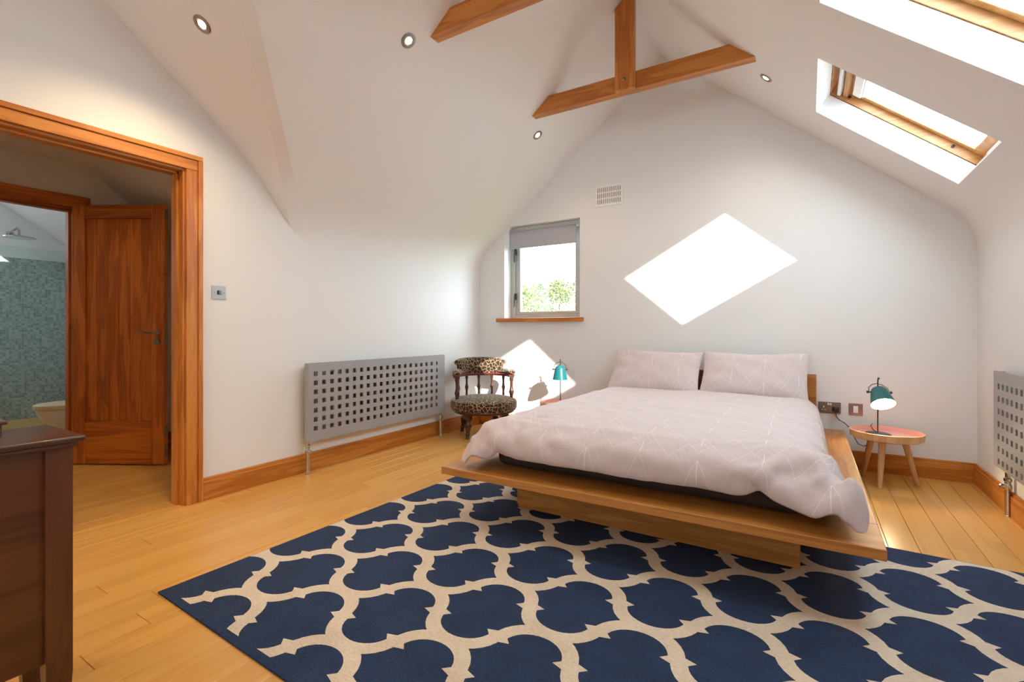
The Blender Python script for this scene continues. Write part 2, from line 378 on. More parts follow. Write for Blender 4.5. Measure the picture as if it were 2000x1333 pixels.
# ------------------------------------------------------------------ baseboards
def base(name, label, box1, box2):
    b = B(); b.box(*box1, .003); b.box(*box2, .004); return obj(b, name, M_oakY if 'left' in name or 'right' in name else M_oakX, label=label, cat='baseboard', kind='structure')
base('baseboard_left', 'oak baseboard under the long radiator on the left wall', (XL, XL+.020, DY1+.075, YF, 0, .118), (XL, XL+.014, DY1+.075, YF, .116, .140))
base('baseboard_back', 'oak baseboard along the gable wall behind the bed', (XL+.02, XR-.02, YF-.020, YF, 0, .118), (XL+.014, XR-.014, YF-.014, YF, .116, .140))
base('baseboard_right', 'oak baseboard on the right wall under the cut off radiator', (XR-.020, XR, YB, YF, 0, .118), (XR-.014, XR, YB, YF, .116, .140))
base('baseboard_left', 'oak baseboard left of the doorway behind the dark chest', (XL, XL+.020, YB, DY0-.075, 0, .118), (XL, XL+.014, YB, DY0-.075, .116, .140))

# ------------------------------------------------------------------ door frames
def doorframe(name, X, y0, y1, z1, mz, my, label, depth=.13):
    t = empty(name, (X, (y0+y1)/2, 0), label, 'door frame', kind='structure')
    for s, ya, yb in (('r', y1, y1+.078), ('l', y0-.078, y0)):
        b = B()
        if s == 'r': b.box(X, X+.018, y1-.012, y1+.050, 0, z1-.0125, .003); b.box(X, X+.026, y1+.051, y1+.078, 0, z1+.0505, .003)
        else: b.box(X, X+.018, y0-.050, y0+.012, 0, z1-.0125, .003); b.box(X, X+.026, y0-.078, y0-.051, 0, z1+.0505, .003)
        obj(b, 'architrave_side', mz, t)
        b = B()
        if s == 'r': b.box(X-depth, X, y1-.026, y1, 0, z1, .002); b.box(X-depth+.02, X-.045, y1-.040, y1-.026, 0, z1-.026, .002)
        else: b.box(X-depth, X, y0, y0+.026, 0, z1, .002); b.box(X-depth+.02, X-.045, y0+.026, y0+.040, 0, z1-.026, .002)
        obj(b, 'jamb', mz, t)
    b = B(); b.box(X, X+.018, y0-.05, y1+.05, z1-.012, z1+.050, .003); b.box(X, X+.026, y0-.078, y1+.078, z1+.051, z1+.078, .003); obj(b, 'architrave_head', my, t)
    b = B(); b.box(X-depth, X, y0+.026, y1-.026, z1-.026, z1, .002); b.box(X-depth+.02, X-.045, y0+.026, y1-.026, z1-.040, z1-.026, .002); obj(b, 'head_jamb', my, t)
    return t
doorframe('trim_1', XL+.001, DY0, DY1, DZ, M_oakZ, M_oakY, 'honey oak frame around the doorway in the left wall')
HW = -4.95
t2 = doorframe('trim_2', HW, .66, 1.462, DZ, M_hallZ, M_hallY, 'dark shaded oak frame around the bathroom doorway')
b = B(); b.box(XL-.118, XL-.117, DY1-.027, DY1-.0255, .95, 1.1); 
b = B(); b.box(XL-.075, XL-.045, DY1-.0275, DY1-.0255, .93, 1.09); obj(b, 'strike_plate', M_steel, bpy.data.objects['trim_1'])

# ------------------------------------------------------------------ hall and bathroom shell
hallP = [(2.27, 1.52), (2.2, 1.70), (2.1, 1.83), (2.0, 1.94), (1.9, 2.05), (1.8, 2.145), (1.704, 2.225), (1.597, 2.31), (1.5, 2.355), (1.4, 2.373), (-.3, 2.373)]
bathP = [(2.75, 1.60), (2.6, 1.83), (2.3, 2.085), (1.676, 2.537), (1.45, 2.66), (1.25, 2.70), (-.3, 2.70)]
b = B(); b.grid([[(XL-.12, y, z), (HW, y, z)] for y, z in hallP]); b.box(HW-.1, XL-.12, 2.27, 2.37, -.05, 1.53)
b.box(HW-.1, XL-.12, -.4, -.3, -.05, 2.4)
b.box(HW-.1, XL-.1, -.4, 2.37, 2.72, 2.78)
obj(b, 'wall_hall', M_wall, smooth=True, angle=25, recalc=False, label='dim hall walls and ceiling seen through the doorway', cat='wall', kind='structure')
b = B(); out = [(-.3, -.05), (.66, -.05), (.66, DZ), (1.462, DZ), (1.462, -.05), (2.75, -.05)] + [(y, max(z, zz)) for (y, z), zz in zip(bathP, [0]*9)]
b.holes([(HW, y, z) for y, z in out], [])
wh = obj(b, 'wall_hall_far', M_wall, label='dim hall end wall around the bathroom doorway', cat='wall', kind='structure', recalc=False); thicken(wh, (-.1, 0, 0))
b = B(); b.grid([[(HW-.1, y, z), (HX+.05, y, z)] for y, z in bathP[:5]])
b.box(HX, HW-.1, 2.75, 2.85, -.05, 1.61); b.box(HX, HW-.1, -.4, -.3, -.05, 2.75); b.box(HX-.1, HX+.05, -.4, 2.85, -.05, 2.75)
# flat part of the bathroom ceiling with an unseen opening added for daylight
b.holes([(HX, -.3, 2.66), (HW-.1, -.3, 2.66), (HW-.1, 1.45, 2.66), (HX, 1.45, 2.66)], [[(-7.4, .2, 2.66), (-6.6, .2, 2.66), (-6.6, .8, 2.66), (-7.4, .8, 2.66)]])
obj(b, 'wall_bathroom', M_wall, smooth=True, angle=25, recalc=False, label='white bathroom walls and sloping ceiling seen beyond the hall', cat='wall', kind='structure')
b = B(); b.box(HX+.05, HX+.062, -.3, 2.75, 0, 1.915)
obj(b, 'wall_bathroom_tiling', M_mosaic, label='blue green mosaic tiled shower wall beyond the open door', cat='tiles', kind='structure')
b = B(); b.box(HW-.1-1.4, HW-.1, 1.93, 2.75, 0, 1.05, .003)
obj(b, 'wall_cistern_boxing', M_wall, label='low white boxing behind the toilet', cat='wall', kind='structure')
b = B(); b.box(HW, HW+.018, 1.545, 2.27, 0, .135, .003)
obj(b, 'baseboard_hall', M_hallY, label='dark oak baseboard in the hall beside the open door', cat='baseboard', kind='structure')
b = B(); b.box(HW, HW+.012, 2.09, 2.26, .30, 1.0, .002); b.box(HW+.012, HW+.018, 2.105, 2.26, .33, .97, .003)
obj(b, 'access_panel', M_wall, label='small white panel low on the hall wall beside the open door', cat='panel')

# bathroom door leaf
t = empty('door_1', (-4.925, 1.425, .008), 'open boarded oak door between hall and bathroom', 'door', kind='structure', rz=math.atan2(.365, .64))
W_, T_, H_ = .74, .042, 2.03
def leaf(b, name, m, p=t): return obj(b, name, m, p, local=True)
b = B(); b.box(0, .105, 0, T_, 0, H_, .003); leaf(b, 'stile', M_hallZ)
b = B(); b.box(W_-.105, W_, 0, T_, 0, H_, .003); leaf(b, 'stile', M_hallZ)
b = B(); b.box(.105, W_-.105, 0, T_, H_-.105, H_, .003); leaf(b, 'rail', M_hallX)
b = B(); b.box(.105, W_-.105, 0, T_, 0, .335, .003); leaf(b, 'rail', M_hallX)
nb = 6; bw = (W_-.21)/nb
for i in range(nb):
    b = B(); b.box(.105+i*bw+.0006, .105+(i+1)*bw-.0006, .011, .031, .335, H_-.105, .003); leaf(b, 'board', M_hallZ)
for z in (1.03,):
    lv = B(); M0 = Matrix.Translation((W_-.055, -.001, z)) @ Matrix.Rotation(R(90), 4, 'X')
    lv.lathe([(.0, 0), (.025, 0), (.025, .008), (.012, .012), (.009, .045), (0, .045)], M0, 16)
    lv.tube([(W_-.055, -.045, z), (W_-.07, -.05, z), (W_-.12, -.052, z+.002), (W_-.175, -.05, z+.004)], .008)
    h = leaf(lv, 'lever_handle', M_chrome); h['label'] = 'polished chrome lever'
    lv = B(); lv.lathe([(.0, 0), (.024, 0), (.024, .007), (.0, .009)], Matrix.Translation((W_-.055, -.001, z-.072)) @ Matrix.Rotation(R(90), 4, 'X'), 16); leaf(lv, 'escutcheon', M_steel)
b = B(); b.box(W_-.001, W_+.0015, .010, .032, .94, 1.10); b.box(W_, W_+.006, .014, .028, 1.02, 1.045); leaf(b, 'latch_plate', M_steel)
for z in (.06, .22, 1.9):
    b = B(); b.box(W_-.001, W_+.0012, .008, .034, z, z+.09); leaf(b, 'edge_plate', M_steel)

# toilet, shower
t = empty('toilet', (-5.42, 1.60, .0), 'wall hung toilet with cream seat beyond the open door', 'toilet')
def Dring(z, w_, l0, l1, n=20):
    pts = []
    for i in range(n+1):
        a = math.pi*i/n; pts.append((w_*math.cos(a), -l0*math.sin(a), z))
    return [(-w_, l1, z)] and [(w_, l1, z)] + pts + [(-w_, l1, z)]
b = B(); b.loft([Dring(.14, .10, .06, .29), Dring(.22, .14, .14, .29), Dring(.32, .175, .24, .29), Dring(.395, .185, .27, .29)]); obj(b, 'bowl', M_ceram, t, local=True, smooth=True)
b = B(); b.loft([Dring(.397, .183, .272, .25), Dring(.404, .19, .28, .25), Dring(.432, .19, .28, .25), Dring(.438, .182, .27, .25)]); obj(b, 'seat_lid', M_seat, t, local=True, smooth=True, label='cream closed lid')
t = empty('wall_shower', (HX+.065, 1.75, 2.19), 'round chrome shower head on a wall arm', 'shower')
b = B(); b.lathe([(0, 0), (.035, 0), (.035, .012), (.012, .02)], Matrix.Rotation(R(90), 4, 'Y'), 16); b.tube([(0.01, 0, 0), (.12, 0, .03), (.26, 0, .04), (.33, 0, .01), (.34, 0, -.05)], .012); obj(b, 'shower_arm', M_chrome, t, local=True, smooth=True)
b = B(); b.lathe([(.012, .03), (.02, .012), (.13, .006), (.14, 0), (.14, -.008), (0, -.01)], Matrix.Translation((.34, 0, -.075)), 28); obj(b, 'rose', M_chrome, t, local=True, smooth=True)
t = empty('shower_screen', (-7.1, 1.2, 0), 'clear glass shower screen with a chrome brace at its top corner', 'screen')
b = B(); b.box(-7.104, -7.096, -.2, 2.13, .02, 1.94); obj(b, 'glass_panel', M_gglass, t)
b = B(); b.box(-7.115, -7.085, 2.06, 2.14, 1.915, 1.955, .004); b.tube([(-7.1, 2.1, 1.93), (-7.1, 2.74, 1.93)], .008); obj(b, 'brace', M_chrome, t)
b = B(); b.box(-7.12, -7.08, -.2, 2.13, 0, .02); obj(b, 'bottom_channel', M_chrome, t)

# ------------------------------------------------------------------ gable window
t = empty('window_1', (-2.41, YF+.10, 1.19), 'small grey framed casement window in the gable wall above the chair', 'window', kind='structure')
wx0, wx1, wz0, wz1, wy = -2.86, -1.96, 1.19, 2.195, YF+.135
def bar(b, x0, x1, z0, z1, y0=wy, y1=wy+.06): b.box(x0, x1, y0, y1, z0, z1, .003)
b = B(); bar(b, wx0, wx0+.062, wz0, wz1-.07); bar(b, wx1-.070, wx1, wz0, wz1); bar(b, wx0+.062, wx1-.070, wz0, wz0+.042); bar(b, wx0+.075, wx1-.070, wz1-.04, wz1); obj(b, 'outer_frame', M_alu, t)
b = B(); bar(b, wx0+.064, wx0+.118, wz0+.044, wz1-.05, wy+.01, wy+.065); bar(b, wx1-.115, wx1-.072, wz0+.044, wz1-.05, wy+.01, wy+.065); bar(b, wx0+.118, wx1-.115, wz0+.044, wz0+.075, wy+.01, wy+.065); bar(b, wx0+.118, wx1-.115, wz1-.09, wz1-.05, wy+.01, wy+.065); sash = obj(b, 'sash', M_alu, t)
b = B(); b.box(wx0+.11, wx1-.10, wy+.035, wy+.045, wz0+.06, wz1-.06); obj(b, 'pane', M_glass, sash)
for z in (1.30, 1.80):
    b = B(); b.box(wx0+.052, wx0+.078, wy-.012, wy+.002, z+.10, z+.17, .003); b.tube([(wx0+.062, wy-.02, z+.15), (wx0+.060, wy-.022, z+.02)], .007); obj(b, 'window_handle', M_black, t, label='black handle')
b = B(); b.box(-2.945, -1.918, YF-.045, YF+.17, 1.150, 1.190, .005)
obj(b, 'windowsill', M_oakX, label='oak sill under the small grey window', cat='windowsill')
t = empty('roller_blind', (-2.4, YF+.05, 2.15), 'grey roller blind pulled a quarter down over the small window', 'blind')
b = B(); b.box(-2.84, -1.985, YF+.055, YF+.125, 2.150, 2.192, .006); obj(b, 'cassette', M_alu, t)
b = B(); b.box(-2.845, -2.035, YF+.078, YF+.081, 1.975, 2.152); obj(b, 'fabric', M_blind, t)
b = B(); b.box(-2.845, -2.035, YF+.072, YF+.087, 1.960, 1.978, .003); obj(b, 'bottom_bar', M_blind, t)

# unseen rear window, added to let daylight in from behind the viewpoint
t = empty('added_window_4', (-1.2, YB-.1, 1.1), 'added grey framed window behind the viewpoint letting in fill daylight', 'window', kind='structure')
b = B()
for x in (-1.8, -1.22, -.65): b.box(x, x+.05, YB-.12, YB-.06, 1.1, 2.1, .003)
b.box(-1.75, -.65, YB-.12, YB-.06, 1.1, 1.15, .003); b.box(-1.75, -.65, YB-.12, YB-.06, 2.05, 2.1, .003); obj(b, 'frame', M_alu, t)
b = B(); b.box(-1.76, -.64, YB-.094, YB-.086, 1.14, 2.06); obj(b, 'pane', M_glass, t)

# ------------------------------------------------------------------ skylights
D_ = Vector((.7676, 0, -.641)); Yv = Vector((0, 1, 0))
def skylight(name, y0, y1, label):
    O = Vector((SX0, y0, 2.619-.835*SX0)); w_ = y1-y0; h_ = (SX1-SX0)/.7676
    Mx = Matrix(((D_.x, 0, N_.x, O.x), (0, 1, 0, O.y), (D_.z, 0, N_.z, O.z), (0, 0, 0, 1)))   # s, y, n
    t = empty(name, tuple(O), label, 'window', kind='structure')
    def ring(b, a, n0, n1, i0, i1=None, top=None, bot=None):
        # ring between inset a and inset i0
        top = i0 if top is None else top; bot = i0 if bot is None else bot
        b.box(a, h_-a, a, i0, n0, n1, .002, Mx); b.box(a, h_-a, w_-i0, w_-a, n0, n1, .002, Mx)
        b.box(a, top, i0, w_-i0, n0, n1, .002, Mx); b.box(h_-bot, h_-a, i0, w_-i0, n0, n1, .002, Mx)
    b = B(); ring(b, -.02, 0, .128, 0.0); obj(b, 'reveal', M_wall, t)
    b = B(); ring(b, -.03, .132, .215, .004); obj(b, 'frame', M_pineX, t)
    b = B(); ring(b, .008, .183, .213, .050, top=.125, bot=.07); sh = obj(b, 'sash', M_pineX, t)
    b = B(); b.box(.10, h_-.05, .04, w_-.04, .199, .205, 0, Mx); obj(b, 'pane', M_glass, sh)
    b = B(); b.box(.040, .062, .015, w_-.015, .140, .182, .004, Mx); obj(b, 'ventilation_flap', M_white, t, label='white ventilation flap bar')
    b = B(); b.box(.075, .105, .02, w_-.02, .150, .182, .004, Mx); obj(b, 'catch_rail', M_pineY, t)
    b = B(); b.box(.128, .185, .052, w_-.052, .165, .197, .004, Mx); b.box(.185, .195, .052, w_-.052, .175, .19, .002, Mx); obj(b, 'blind_cassette', M_white, t, label='white blind cassette')
    for s_ in (.115, .80):
        b = B(); b.lathe([(0, 0), (.010, 0), (.010, .004), (0, .006)], Mx @ Matrix.Translation((s_, w_-.0045, .165)) @ Matrix.Rotation(R(90), 4, 'X'), 10); obj(b, 'screw_cap', M_black, t)
    for n_, m in (('side_lining', M_white),):
        pass
    return t
skylight('window_2', *SK[0], 'pine framed skylight above the right side table')
skylight('window_3', *SK[1], 'pine framed skylight cut off by the upper right edge of the photo')

# ------------------------------------------------------------------ roof beams
def truss(name, y, label):
    t = empty(name, (RX, y, 2.87), label, 'beam', 'oak collar trusses under the ridge')
    zb, zt = 2.868, 2.998; e = .003
    xl = lambda z: (z-4.532)/.835; xr = lambda z: (2.619-z)/.835
    b = B(); b.prism([(xl(zb)+e, y, zb), (xr(zb)-e, y, zb), (xr(zt)-e, y, zt), (xl(zt)+e, y, zt)], (0, .072, 0)); o = obj(b, 'collar_beam', M_oakX, t)
    b = B(); b.box(-1.247, -1.100, y-.048, y-.001, 2.862, 3.46, .003); b.prism([(-1.247, y-.048, 3.455), (-1.100, y-.048, 3.455), (-1.100, y-.048, 3.53), (RX, y-.048, RZ-.01), (-1.247, y-.048, 3.485)], (0, .047, 0)); kp = obj(b, 'king_post', M_oakZ, t)
    b = B(); b.lathe([(0, 0), (.012, 0), (.012, .004), (.006, .008), (0, .008)], Matrix.Translation((-1.178, y-.048, 2.935)) @ Matrix.Rotation(R(90), 4, 'X'), 12); obj(b, 'bolt', M_steel, kp)
truss('roof_truss', 3.565, 'oak collar and king post truss nearest the bed wall')
truss('roof_truss', 2.28, 'oak collar beam cut off by the top edge of the photo')

# ------------------------------------------------------------------ downlights
def downlight(x, y, z, nrm, label, power, first=[None]):
    q = Vector(nrm).normalized().to_track_quat('Z', 'Y')
    if first[0] is None:
        t = empty('downlight', (x, y, z), label, 'downlight', 'recessed ceiling spotlights')
        b = B(); b.lathe([(.030, .006), (.040, .006), (.046, .003), (.046, -.002), (.030, -.002)], seg=28, cap=False); obj(b, 'trim_ring', M_steel, t, local=True, smooth=True)
        b = B(); b.lathe([(.031, .0045), (.028, .003), (.022, .002), (0, .002)], seg=24, cap=False); obj(b, 'reflector', M_chrome, t, local=True, smooth=True)
        b = B(); b.lathe([(0, .0055), (.014, .005), (.020, .0035), (.022, .0022), (0, .0022)], seg=20); obj(b, 'bulb', M_spot, t, local=True, smooth=True)
        first[0] = t
    else:
        t = copy_tree(first[0]); t.location = (x, y, z); t['label'] = label
    t.rotation_mode = 'QUATERNION'; t.rotation_quaternion = q
    ld = bpy.data.lights.new('spot', 'SPOT'); ld.energy = power; ld.spot_size = R(140); ld.spot_blend = 1.0; ld.shadow_soft_size = .025; ld.color = (1, .74, .45)
    lo = bpy.data.objects.new('spot', ld); C.objects.link(lo); n_ = Vector(nrm).normalized(); lo.location = Vector((x, y, z)) + n_*.02
    lo.rotation_euler = (Vector((0, 0, -1))*.75 + n_*.25).normalized().to_track_quat('-Z', 'Y').to_euler()
NL, NR, NC = (.641, 0, -.7676), (-.641, 0, -.7676), (0, -.635, -.7725)
downlight(-2.062, 2.164, zL(-2.062)-.001, NL, 'bright glowing downlight left of the cut off upper beam', 20)
downlight(-2.066, 3.806, zL(-2.066)-.001, NL, 'small downlight below the left end of the truss', 12)
downlight(-.254, 3.825, 2.619+.835*.254-.001, NR, 'small downlight between the truss and the skylight', 12)
downlight(-2.66, -.95, zC(1.285)-.001, (0, .635, -.7725), 'added unseen downlight in the side wing ceiling for warm fill', 50)  # out of view, added to give the room warm fill
downlight(-.35, -.6, 2.619+.835*.35-.001, NR, 'added unseen downlight in the right slope for warm fill', 30)  # second unseen lamp, added for the same warm fill
downlight(-2.66, 1.285, zC(1.285)-.001, NC, 'largest downlight in the side wing ceiling above the doorway', 48)
downlight(-4.2, .93, 2.372, (0, 0, -1), 'small downlight in the hall ceiling at the left edge', 14)

# ------------------------------------------------------------------ radiators
def radiator(name, xf, xw, y0, y1, z0, z1, cols, rows, hy0, hy1, hz0, hz1, hs, label, sgn, pipes):
    t = empty(name, (xf, (y0+y1)/2, 0), label, 'radiator'); dx = min(.075, abs(xf-xw)-.002)
    ys = sorted([y0, y1] + [v for i in range(cols) for v in (hy0+(hy1-hy0)*i/(cols-1)-hs/2, hy0+(hy1-hy0)*i/(cols-1)+hs/2)])
    zs = sorted([z0, z1] + [v for i in range(rows) for v in (hz0+(hz1-hz0)*i/(rows-1)-hs/2, hz0+(hz1-hz0)*i/(rows-1)+hs/2)])
    bm = bmesh.new(); V = {}
    solid = lambda i, j: 0 <= i < len(ys)-1 and 0 <= j < len(zs)-1 and not (i % 2 == 1 and j % 2 == 1)
    th = .012
    def v(i, j, s):
        if (i, j, s) not in V: V[i, j, s] = bm.verts.new((xf-sgn*th*s, ys[i], zs[j]))
        return V[i, j, s]
    for i in range(len(ys)-1):
        for j in range(len(zs)-1):
            if not solid(i, j): continue
            for s in (0, 1): bm.faces.new((v(i, j, s), v(i+1, j, s), v(i+1, j+1, s), v(i, j+1, s)))
            for (di, dj, a, c) in ((-1, 0, (i, j), (i, j+1)), (1, 0, (i+1, j), (i+1, j+1)), (0, -1, (i, j), (i+1, j)), (0, 1, (i, j+1), (i+1, j+1))):
                if not solid(i+di, j+dj): bm.faces.new((v(*a, 0), v(*c, 0), v(*c, 1), v(*a, 1)))
    b = B(); b.bm.free(); b.bm = bm
    obj(b, 'perforated_front', M_rad, t)
    # convector core: vertical tubes behind the plate
    b = B(); n = int((y1-y0)/.07)
    for k in range(n):
        y = y0+.06+(y1-y0-.12)*k/(n-1); b.box(min(xf-sgn*.03, xf-sgn*.05), max(xf-sgn*.03, xf-sgn*.05), y-.018, y+.018, z0+.03, z1-.03, .004, seg=1)
    for z in (z0+.03, z1-.06): b.box(min(xf-sgn*.05, xf-sgn*(dx-.004)), max(xf-sgn*.05, xf-sgn*(dx-.004)), y0+.03, y1-.03, z, z+.03)
    obj(b, 'convector_core', M_radin, t, kind='stuff')
    for y in (y0+.002, y1-.012):
        b = B(); b.box(min(xf-sgn*(th+.0005), xf-sgn*.050), max(xf-sgn*(th+.0005), xf-sgn*.050), y, y+.010, z0+.002, z1-.002, .002); obj(b, 'side_panel', M_rad, t)
    for y in (y0+.25, y1-.25):
        for z in (z0+.1, z1-.1):
            b = B(); b.box(min(xf-sgn*(dx-.005), xw)+(.001 if sgn > 0 else 0), max(xf-sgn*(dx-.005), xw)-(.001 if sgn < 0 else 0), y-.02, y+.02, z-.02, z+.02); obj(b, 'wall_bracket', M_rad, t)
    for y in pipes:
        px = xf-sgn*.028
        b = B(); b.lathe([(0, 0), (.016, 0), (.016, .004), (.0135, .006), (.0135, .150), (0, .150)], Matrix.Translation((px, y, 0)), 16); obj(b, 'pipe', M_chrome, t, smooth=True)
        b = B(); b.lathe([(0, .150), (.016, .150), (.019, .158), (.019, .178), (.014, .182), (.014, .195), (.018, .20), (.018, .215), (.012, .22), (.012, z0+.03), (0, z0+.03)], Matrix.Translation((px, y, 0)), 16)
        b.lathe([(0, 0), (.012, 0), (.014, .006), (.014, .022), (.008, .028), (0, .028)], Matrix.Translation((px+sgn*.008, y, .168)) @ Matrix.Rotation(R(90*sgn), 4, 'Y'), 14)
        obj(b, 'valve', M_chrome, t, smooth=True)
    return t
radiator('radiator', -3.10, XL, 2.222, 3.765, .238, .815, 20, 7, 2.283, 3.64, .330, .735, .034, 'long grey perforated radiator on the left wall beside the leopard chair', 1, (2.235, 3.735))
radiator('radiator', .935, XR, 2.40, 3.93, .262, .816, 20, 7, 2.50, 3.84, .297, .730, .034, 'grey perforated radiator cut off by the right edge of the photo', -1, (3.80, 2.5))

# ------------------------------------------------------------------ wall fittings
t = empty('light_switch', (XL, 1.644, 1.294), 'brushed metal light switch on the wall right of the doorway', 'switch')
b = B(); b.box(XL, XL+.006, 1.600, 1.688, 1.252, 1.337, .002); obj(b, 'plate', mat('switch_plate', (176, 182, 186), .35, .4), t)
for yo, m, wd in ((-.006, M_black, .012), (.010, M_steel, .012)):
    b = B(); b.box(XL+.006, XL+.010, 1.644+yo-wd/2, 1.644+yo+wd/2, 1.282, 1.308, .0015); obj(b, 'rocker', m, t)
for yo in (-.030, .030):
    b = B(); b.lathe([(0, 0), (.004, 0), (.004, .0015), (0, .002)], Matrix.Translation((XL+.006, 1.644+yo, 1.294)) @ Matrix.Rotation(R(90), 4, 'Y'), 10); obj(b, 'screw', M_steel, t)
M_bronze = mat('satin_nickel_plate', (128, 112, 102), .35, .7)
t = empty('double_socket', (.141, YF, .455), 'satin metal double socket between bed and pink side table', 'socket')
b = B(); b.box(.066, .214, YF-.007, YF, .412, .498, .002); obj(b, 'plate', M_bronze, t)
for x in (.103, .178):
    b = B(); b.box(x-.004, x+.004, YF-.009, YF-.007, .452, .466, .001); b.box(x-.014, x-.005, YF-.009, YF-.007, .434, .440, .001); b.box(x+.005, x+.014, YF-.009, YF-.007, .434, .440, .001); obj(b, 'pin_surround', M_white, t)
for x in (.133, .148):
    b = B(); b.box(x-.006, x+.006, YF-.011, YF-.007, .474, .490, .0015); obj(b, 'rocker', M_white, t)
t = empty('wall_switch', (.307, YF, .455), 'single satin metal switch plate left of the lit lamp', 'switch')
b = B(); b.box(.263, .351, YF-.007, YF, .412, .498, .002); obj(b, 'plate', M_bronze, t)
b = B(); b.box(.292, .322, YF-.011, YF-.007, .428, .480, .0015); b.box(.300, .314, YF-.013, YF-.011, .444, .466, .001); obj(b, 'insert', M_white, t)
# vent
t = empty('air_vent', (-1.65, YF, 2.37), 'white slotted air vent grille high on the gable wall', 'vent')
b = B(); hs = []
vx0, vx1, vz0, vz1 = -1.792, -1.510, 2.272, 2.474
for r in range(3):
    for c_ in range(12):
        x = vx0+.022+c_*(vx1-vx0-.044-.010)/11; z = vz0+.022+r*.057; hs.append([(x, YF-.010, z), (x+.009, YF-.010, z), (x+.009, YF-.010, z+.045), (x, YF-.010, z+.045)])
b.holes([(vx0, YF-.010, vz0), (vx1, YF-.010, vz0), (vx1, YF-.010, vz1), (vx0, YF-.010, vz1)], hs)
g = obj(b, 'grille', M_white, t, recalc=False); thicken(g, (0, .007, 0))
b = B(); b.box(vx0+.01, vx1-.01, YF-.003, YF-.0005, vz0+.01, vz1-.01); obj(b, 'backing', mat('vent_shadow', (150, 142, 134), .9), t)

# ------------------------------------------------------------------ rug
A = Vector((-2.218, .905, 0)); th = R(-1.9); RW, RH = 2.985, 2.115
rug = bpy.data.objects.new('rug', None); bpy.data.objects.remove(rug)
bm = bmesh.new()
def addpoly(pts, mi, z):
    f = bm.faces.new([bm.verts.new((p[0], p[1], z)) for p in pts]); f.material_index = mi
px_, py_ = .545, .4235; ox, oy = .345, .412          # cell centre
wd = .027
def arcs():
    h, w2 = py_/2, px_/2; pts = []
    for k in range(9):
        a = R(86)*k/8; pts.append((w2/2*math.sin(a)/math.sin(R(86)) * .96, h/2 + h/2*(math.cos(a)-math.cos(R(86)))/(1-math.cos(R(86)))))
    q = [(w2-x, h-y) for x, y in pts[::-1]]
    return pts + q
base_pts = arcs()
def strip(pts):
    n = len(pts); Lf, Rt = [], []
    for i, p in enumerate(pts):
        a = pts[max(i-1, 0)]; c = pts[min(i+1, n-1)]; t = Vector((c[0]-a[0], c[1]-a[1])).normalized(); nn = Vector((-t.y, t.x))
        ww = wd*(1.0 if 0 < i < n-1 else 1.0)
        Lf.append((p[0]+nn.x*ww, p[1]+nn.y*ww)); Rt.append((p[0]-nn.x*ww, p[1]-nn.y*ww))
    return Lf, Rt
Z1 = .0072
for i in range(-2, 9):
    for j in range(-2, 8):
        for sx, sy in ((1, 1), (-1, 1)):
            for off in (0, 1):
                cx = ox + (i+.5*off)*px_; cy = oy + (j+.5*off)*py_
                P = [(cx+sx*x, cy+sy*y) for x, y in base_pts]
                if sx < 0: P = P[::-1]
                if cx < -1 or cx > RW+1 or cy < -1 or cy > RH+1: continue
                Lf, Rt = strip(P)
                for k in range(len(P)-1): addpoly([Rt[k], Rt[k+1], Lf[k+1], Lf[k]], 1, Z1+.00012*(off*2+(sx > 0)))
                mx_, my_ = cx+sx*px_/4, cy+py_/4
                                # diamond barb across the ribbon
                T = Vector((sx*.25, -1.0)).normalized(); X = Vector((-T.y, T.x))
                addpoly([(mx_+X.x*.056, my_+X.y*.056), (mx_-T.x*.034, my_-T.y*.034), (mx_-X.x*.056, my_-X.y*.056), (mx_+T.x*.034, my_+T.y*.034)][::(1 if sx > 0 else -1)], 1, Z1+.0009)
def clip(co, no):
    bmesh.ops.bisect_plane(bm, geom=bm.verts[:]+bm.edges[:]+bm.faces[:], plane_co=co, plane_no=no, clear_outer=True)
clip((.004, 0, 0), (-1, 0, 0)); clip((RW-.03, 0, 0), (1, 0, 0)); clip((0, .030, 0), (0, -1, 0)); clip((0, RH-.006, 0), (0, 1, 0))
for f in bm.faces[:]:
    c = f.calc_center_median()
    if c.x < .05 and c.y < .14: bm.faces.remove(f)
    elif f.normal.z < 0: f.normal_flip()
b = B(); b.box(0, RW, 0, RH, 0, .007, .002)
bmesh.ops.recalc_face_normals(b.bm, faces=b.bm.faces)
tmp = bpy.data.meshes.new('t'); bm.to_mesh(tmp); bm.free(); b.bm.from_mesh(tmp)
rug = obj(b, 'rug', [M_blue, M_cream], label='navy rug with cream trellis pattern lying under the bed foot', cat='rug', recalc=False)
rug.location = (A.x, A.y, .0005); rug.rotation_euler = (0, 0, th)

# ------------------------------------------------------------------ bed
bx0, bx1, by0, by1, bz = -1.733, .230, 2.075, 4.47, .300
bed = empty('platform_bed', ((bx0+bx1)/2, (by0+by1)/2, 0), 'low oak platform bed with headboard and wide ledge', 'bed')
rw = .26
b = B(); b.box(bx0, bx1, by0, by0+rw, bz-.040, bz, .003); obj(b, 'foot_ledge', M_bedX, bed)
b = B(); b.box(bx1-rw, bx1, by0+rw+.0005, by1-.04, bz-.040, bz, .003); obj(b, 'side_ledge', M_bedY, bed)
b = B(); b.box(bx0, bx0+rw, by0+rw+.0005, by1-.04, bz-.040, bz, .003); obj(b, 'side_ledge', M_bedY, bed)
for k in range(12):
    y = by0+rw+.03+k*.165; b = B(); b.box(bx0+rw, bx1-rw, y, y+.09, bz-.040, bz-.018, .002); obj(b, 'slat', M_bedX, bed)
b = B(); b.box(-1.462, -.030, 2.450, 2.475, .012, bz-.0405, .002); obj(b, 'plinth_front', M_bedX, bed)
b = B(); b.box(-1.50, -1.470, 2.50, 4.40, .012, bz-.0405, .002); obj(b, 'plinth_side', M_bedY, bed)
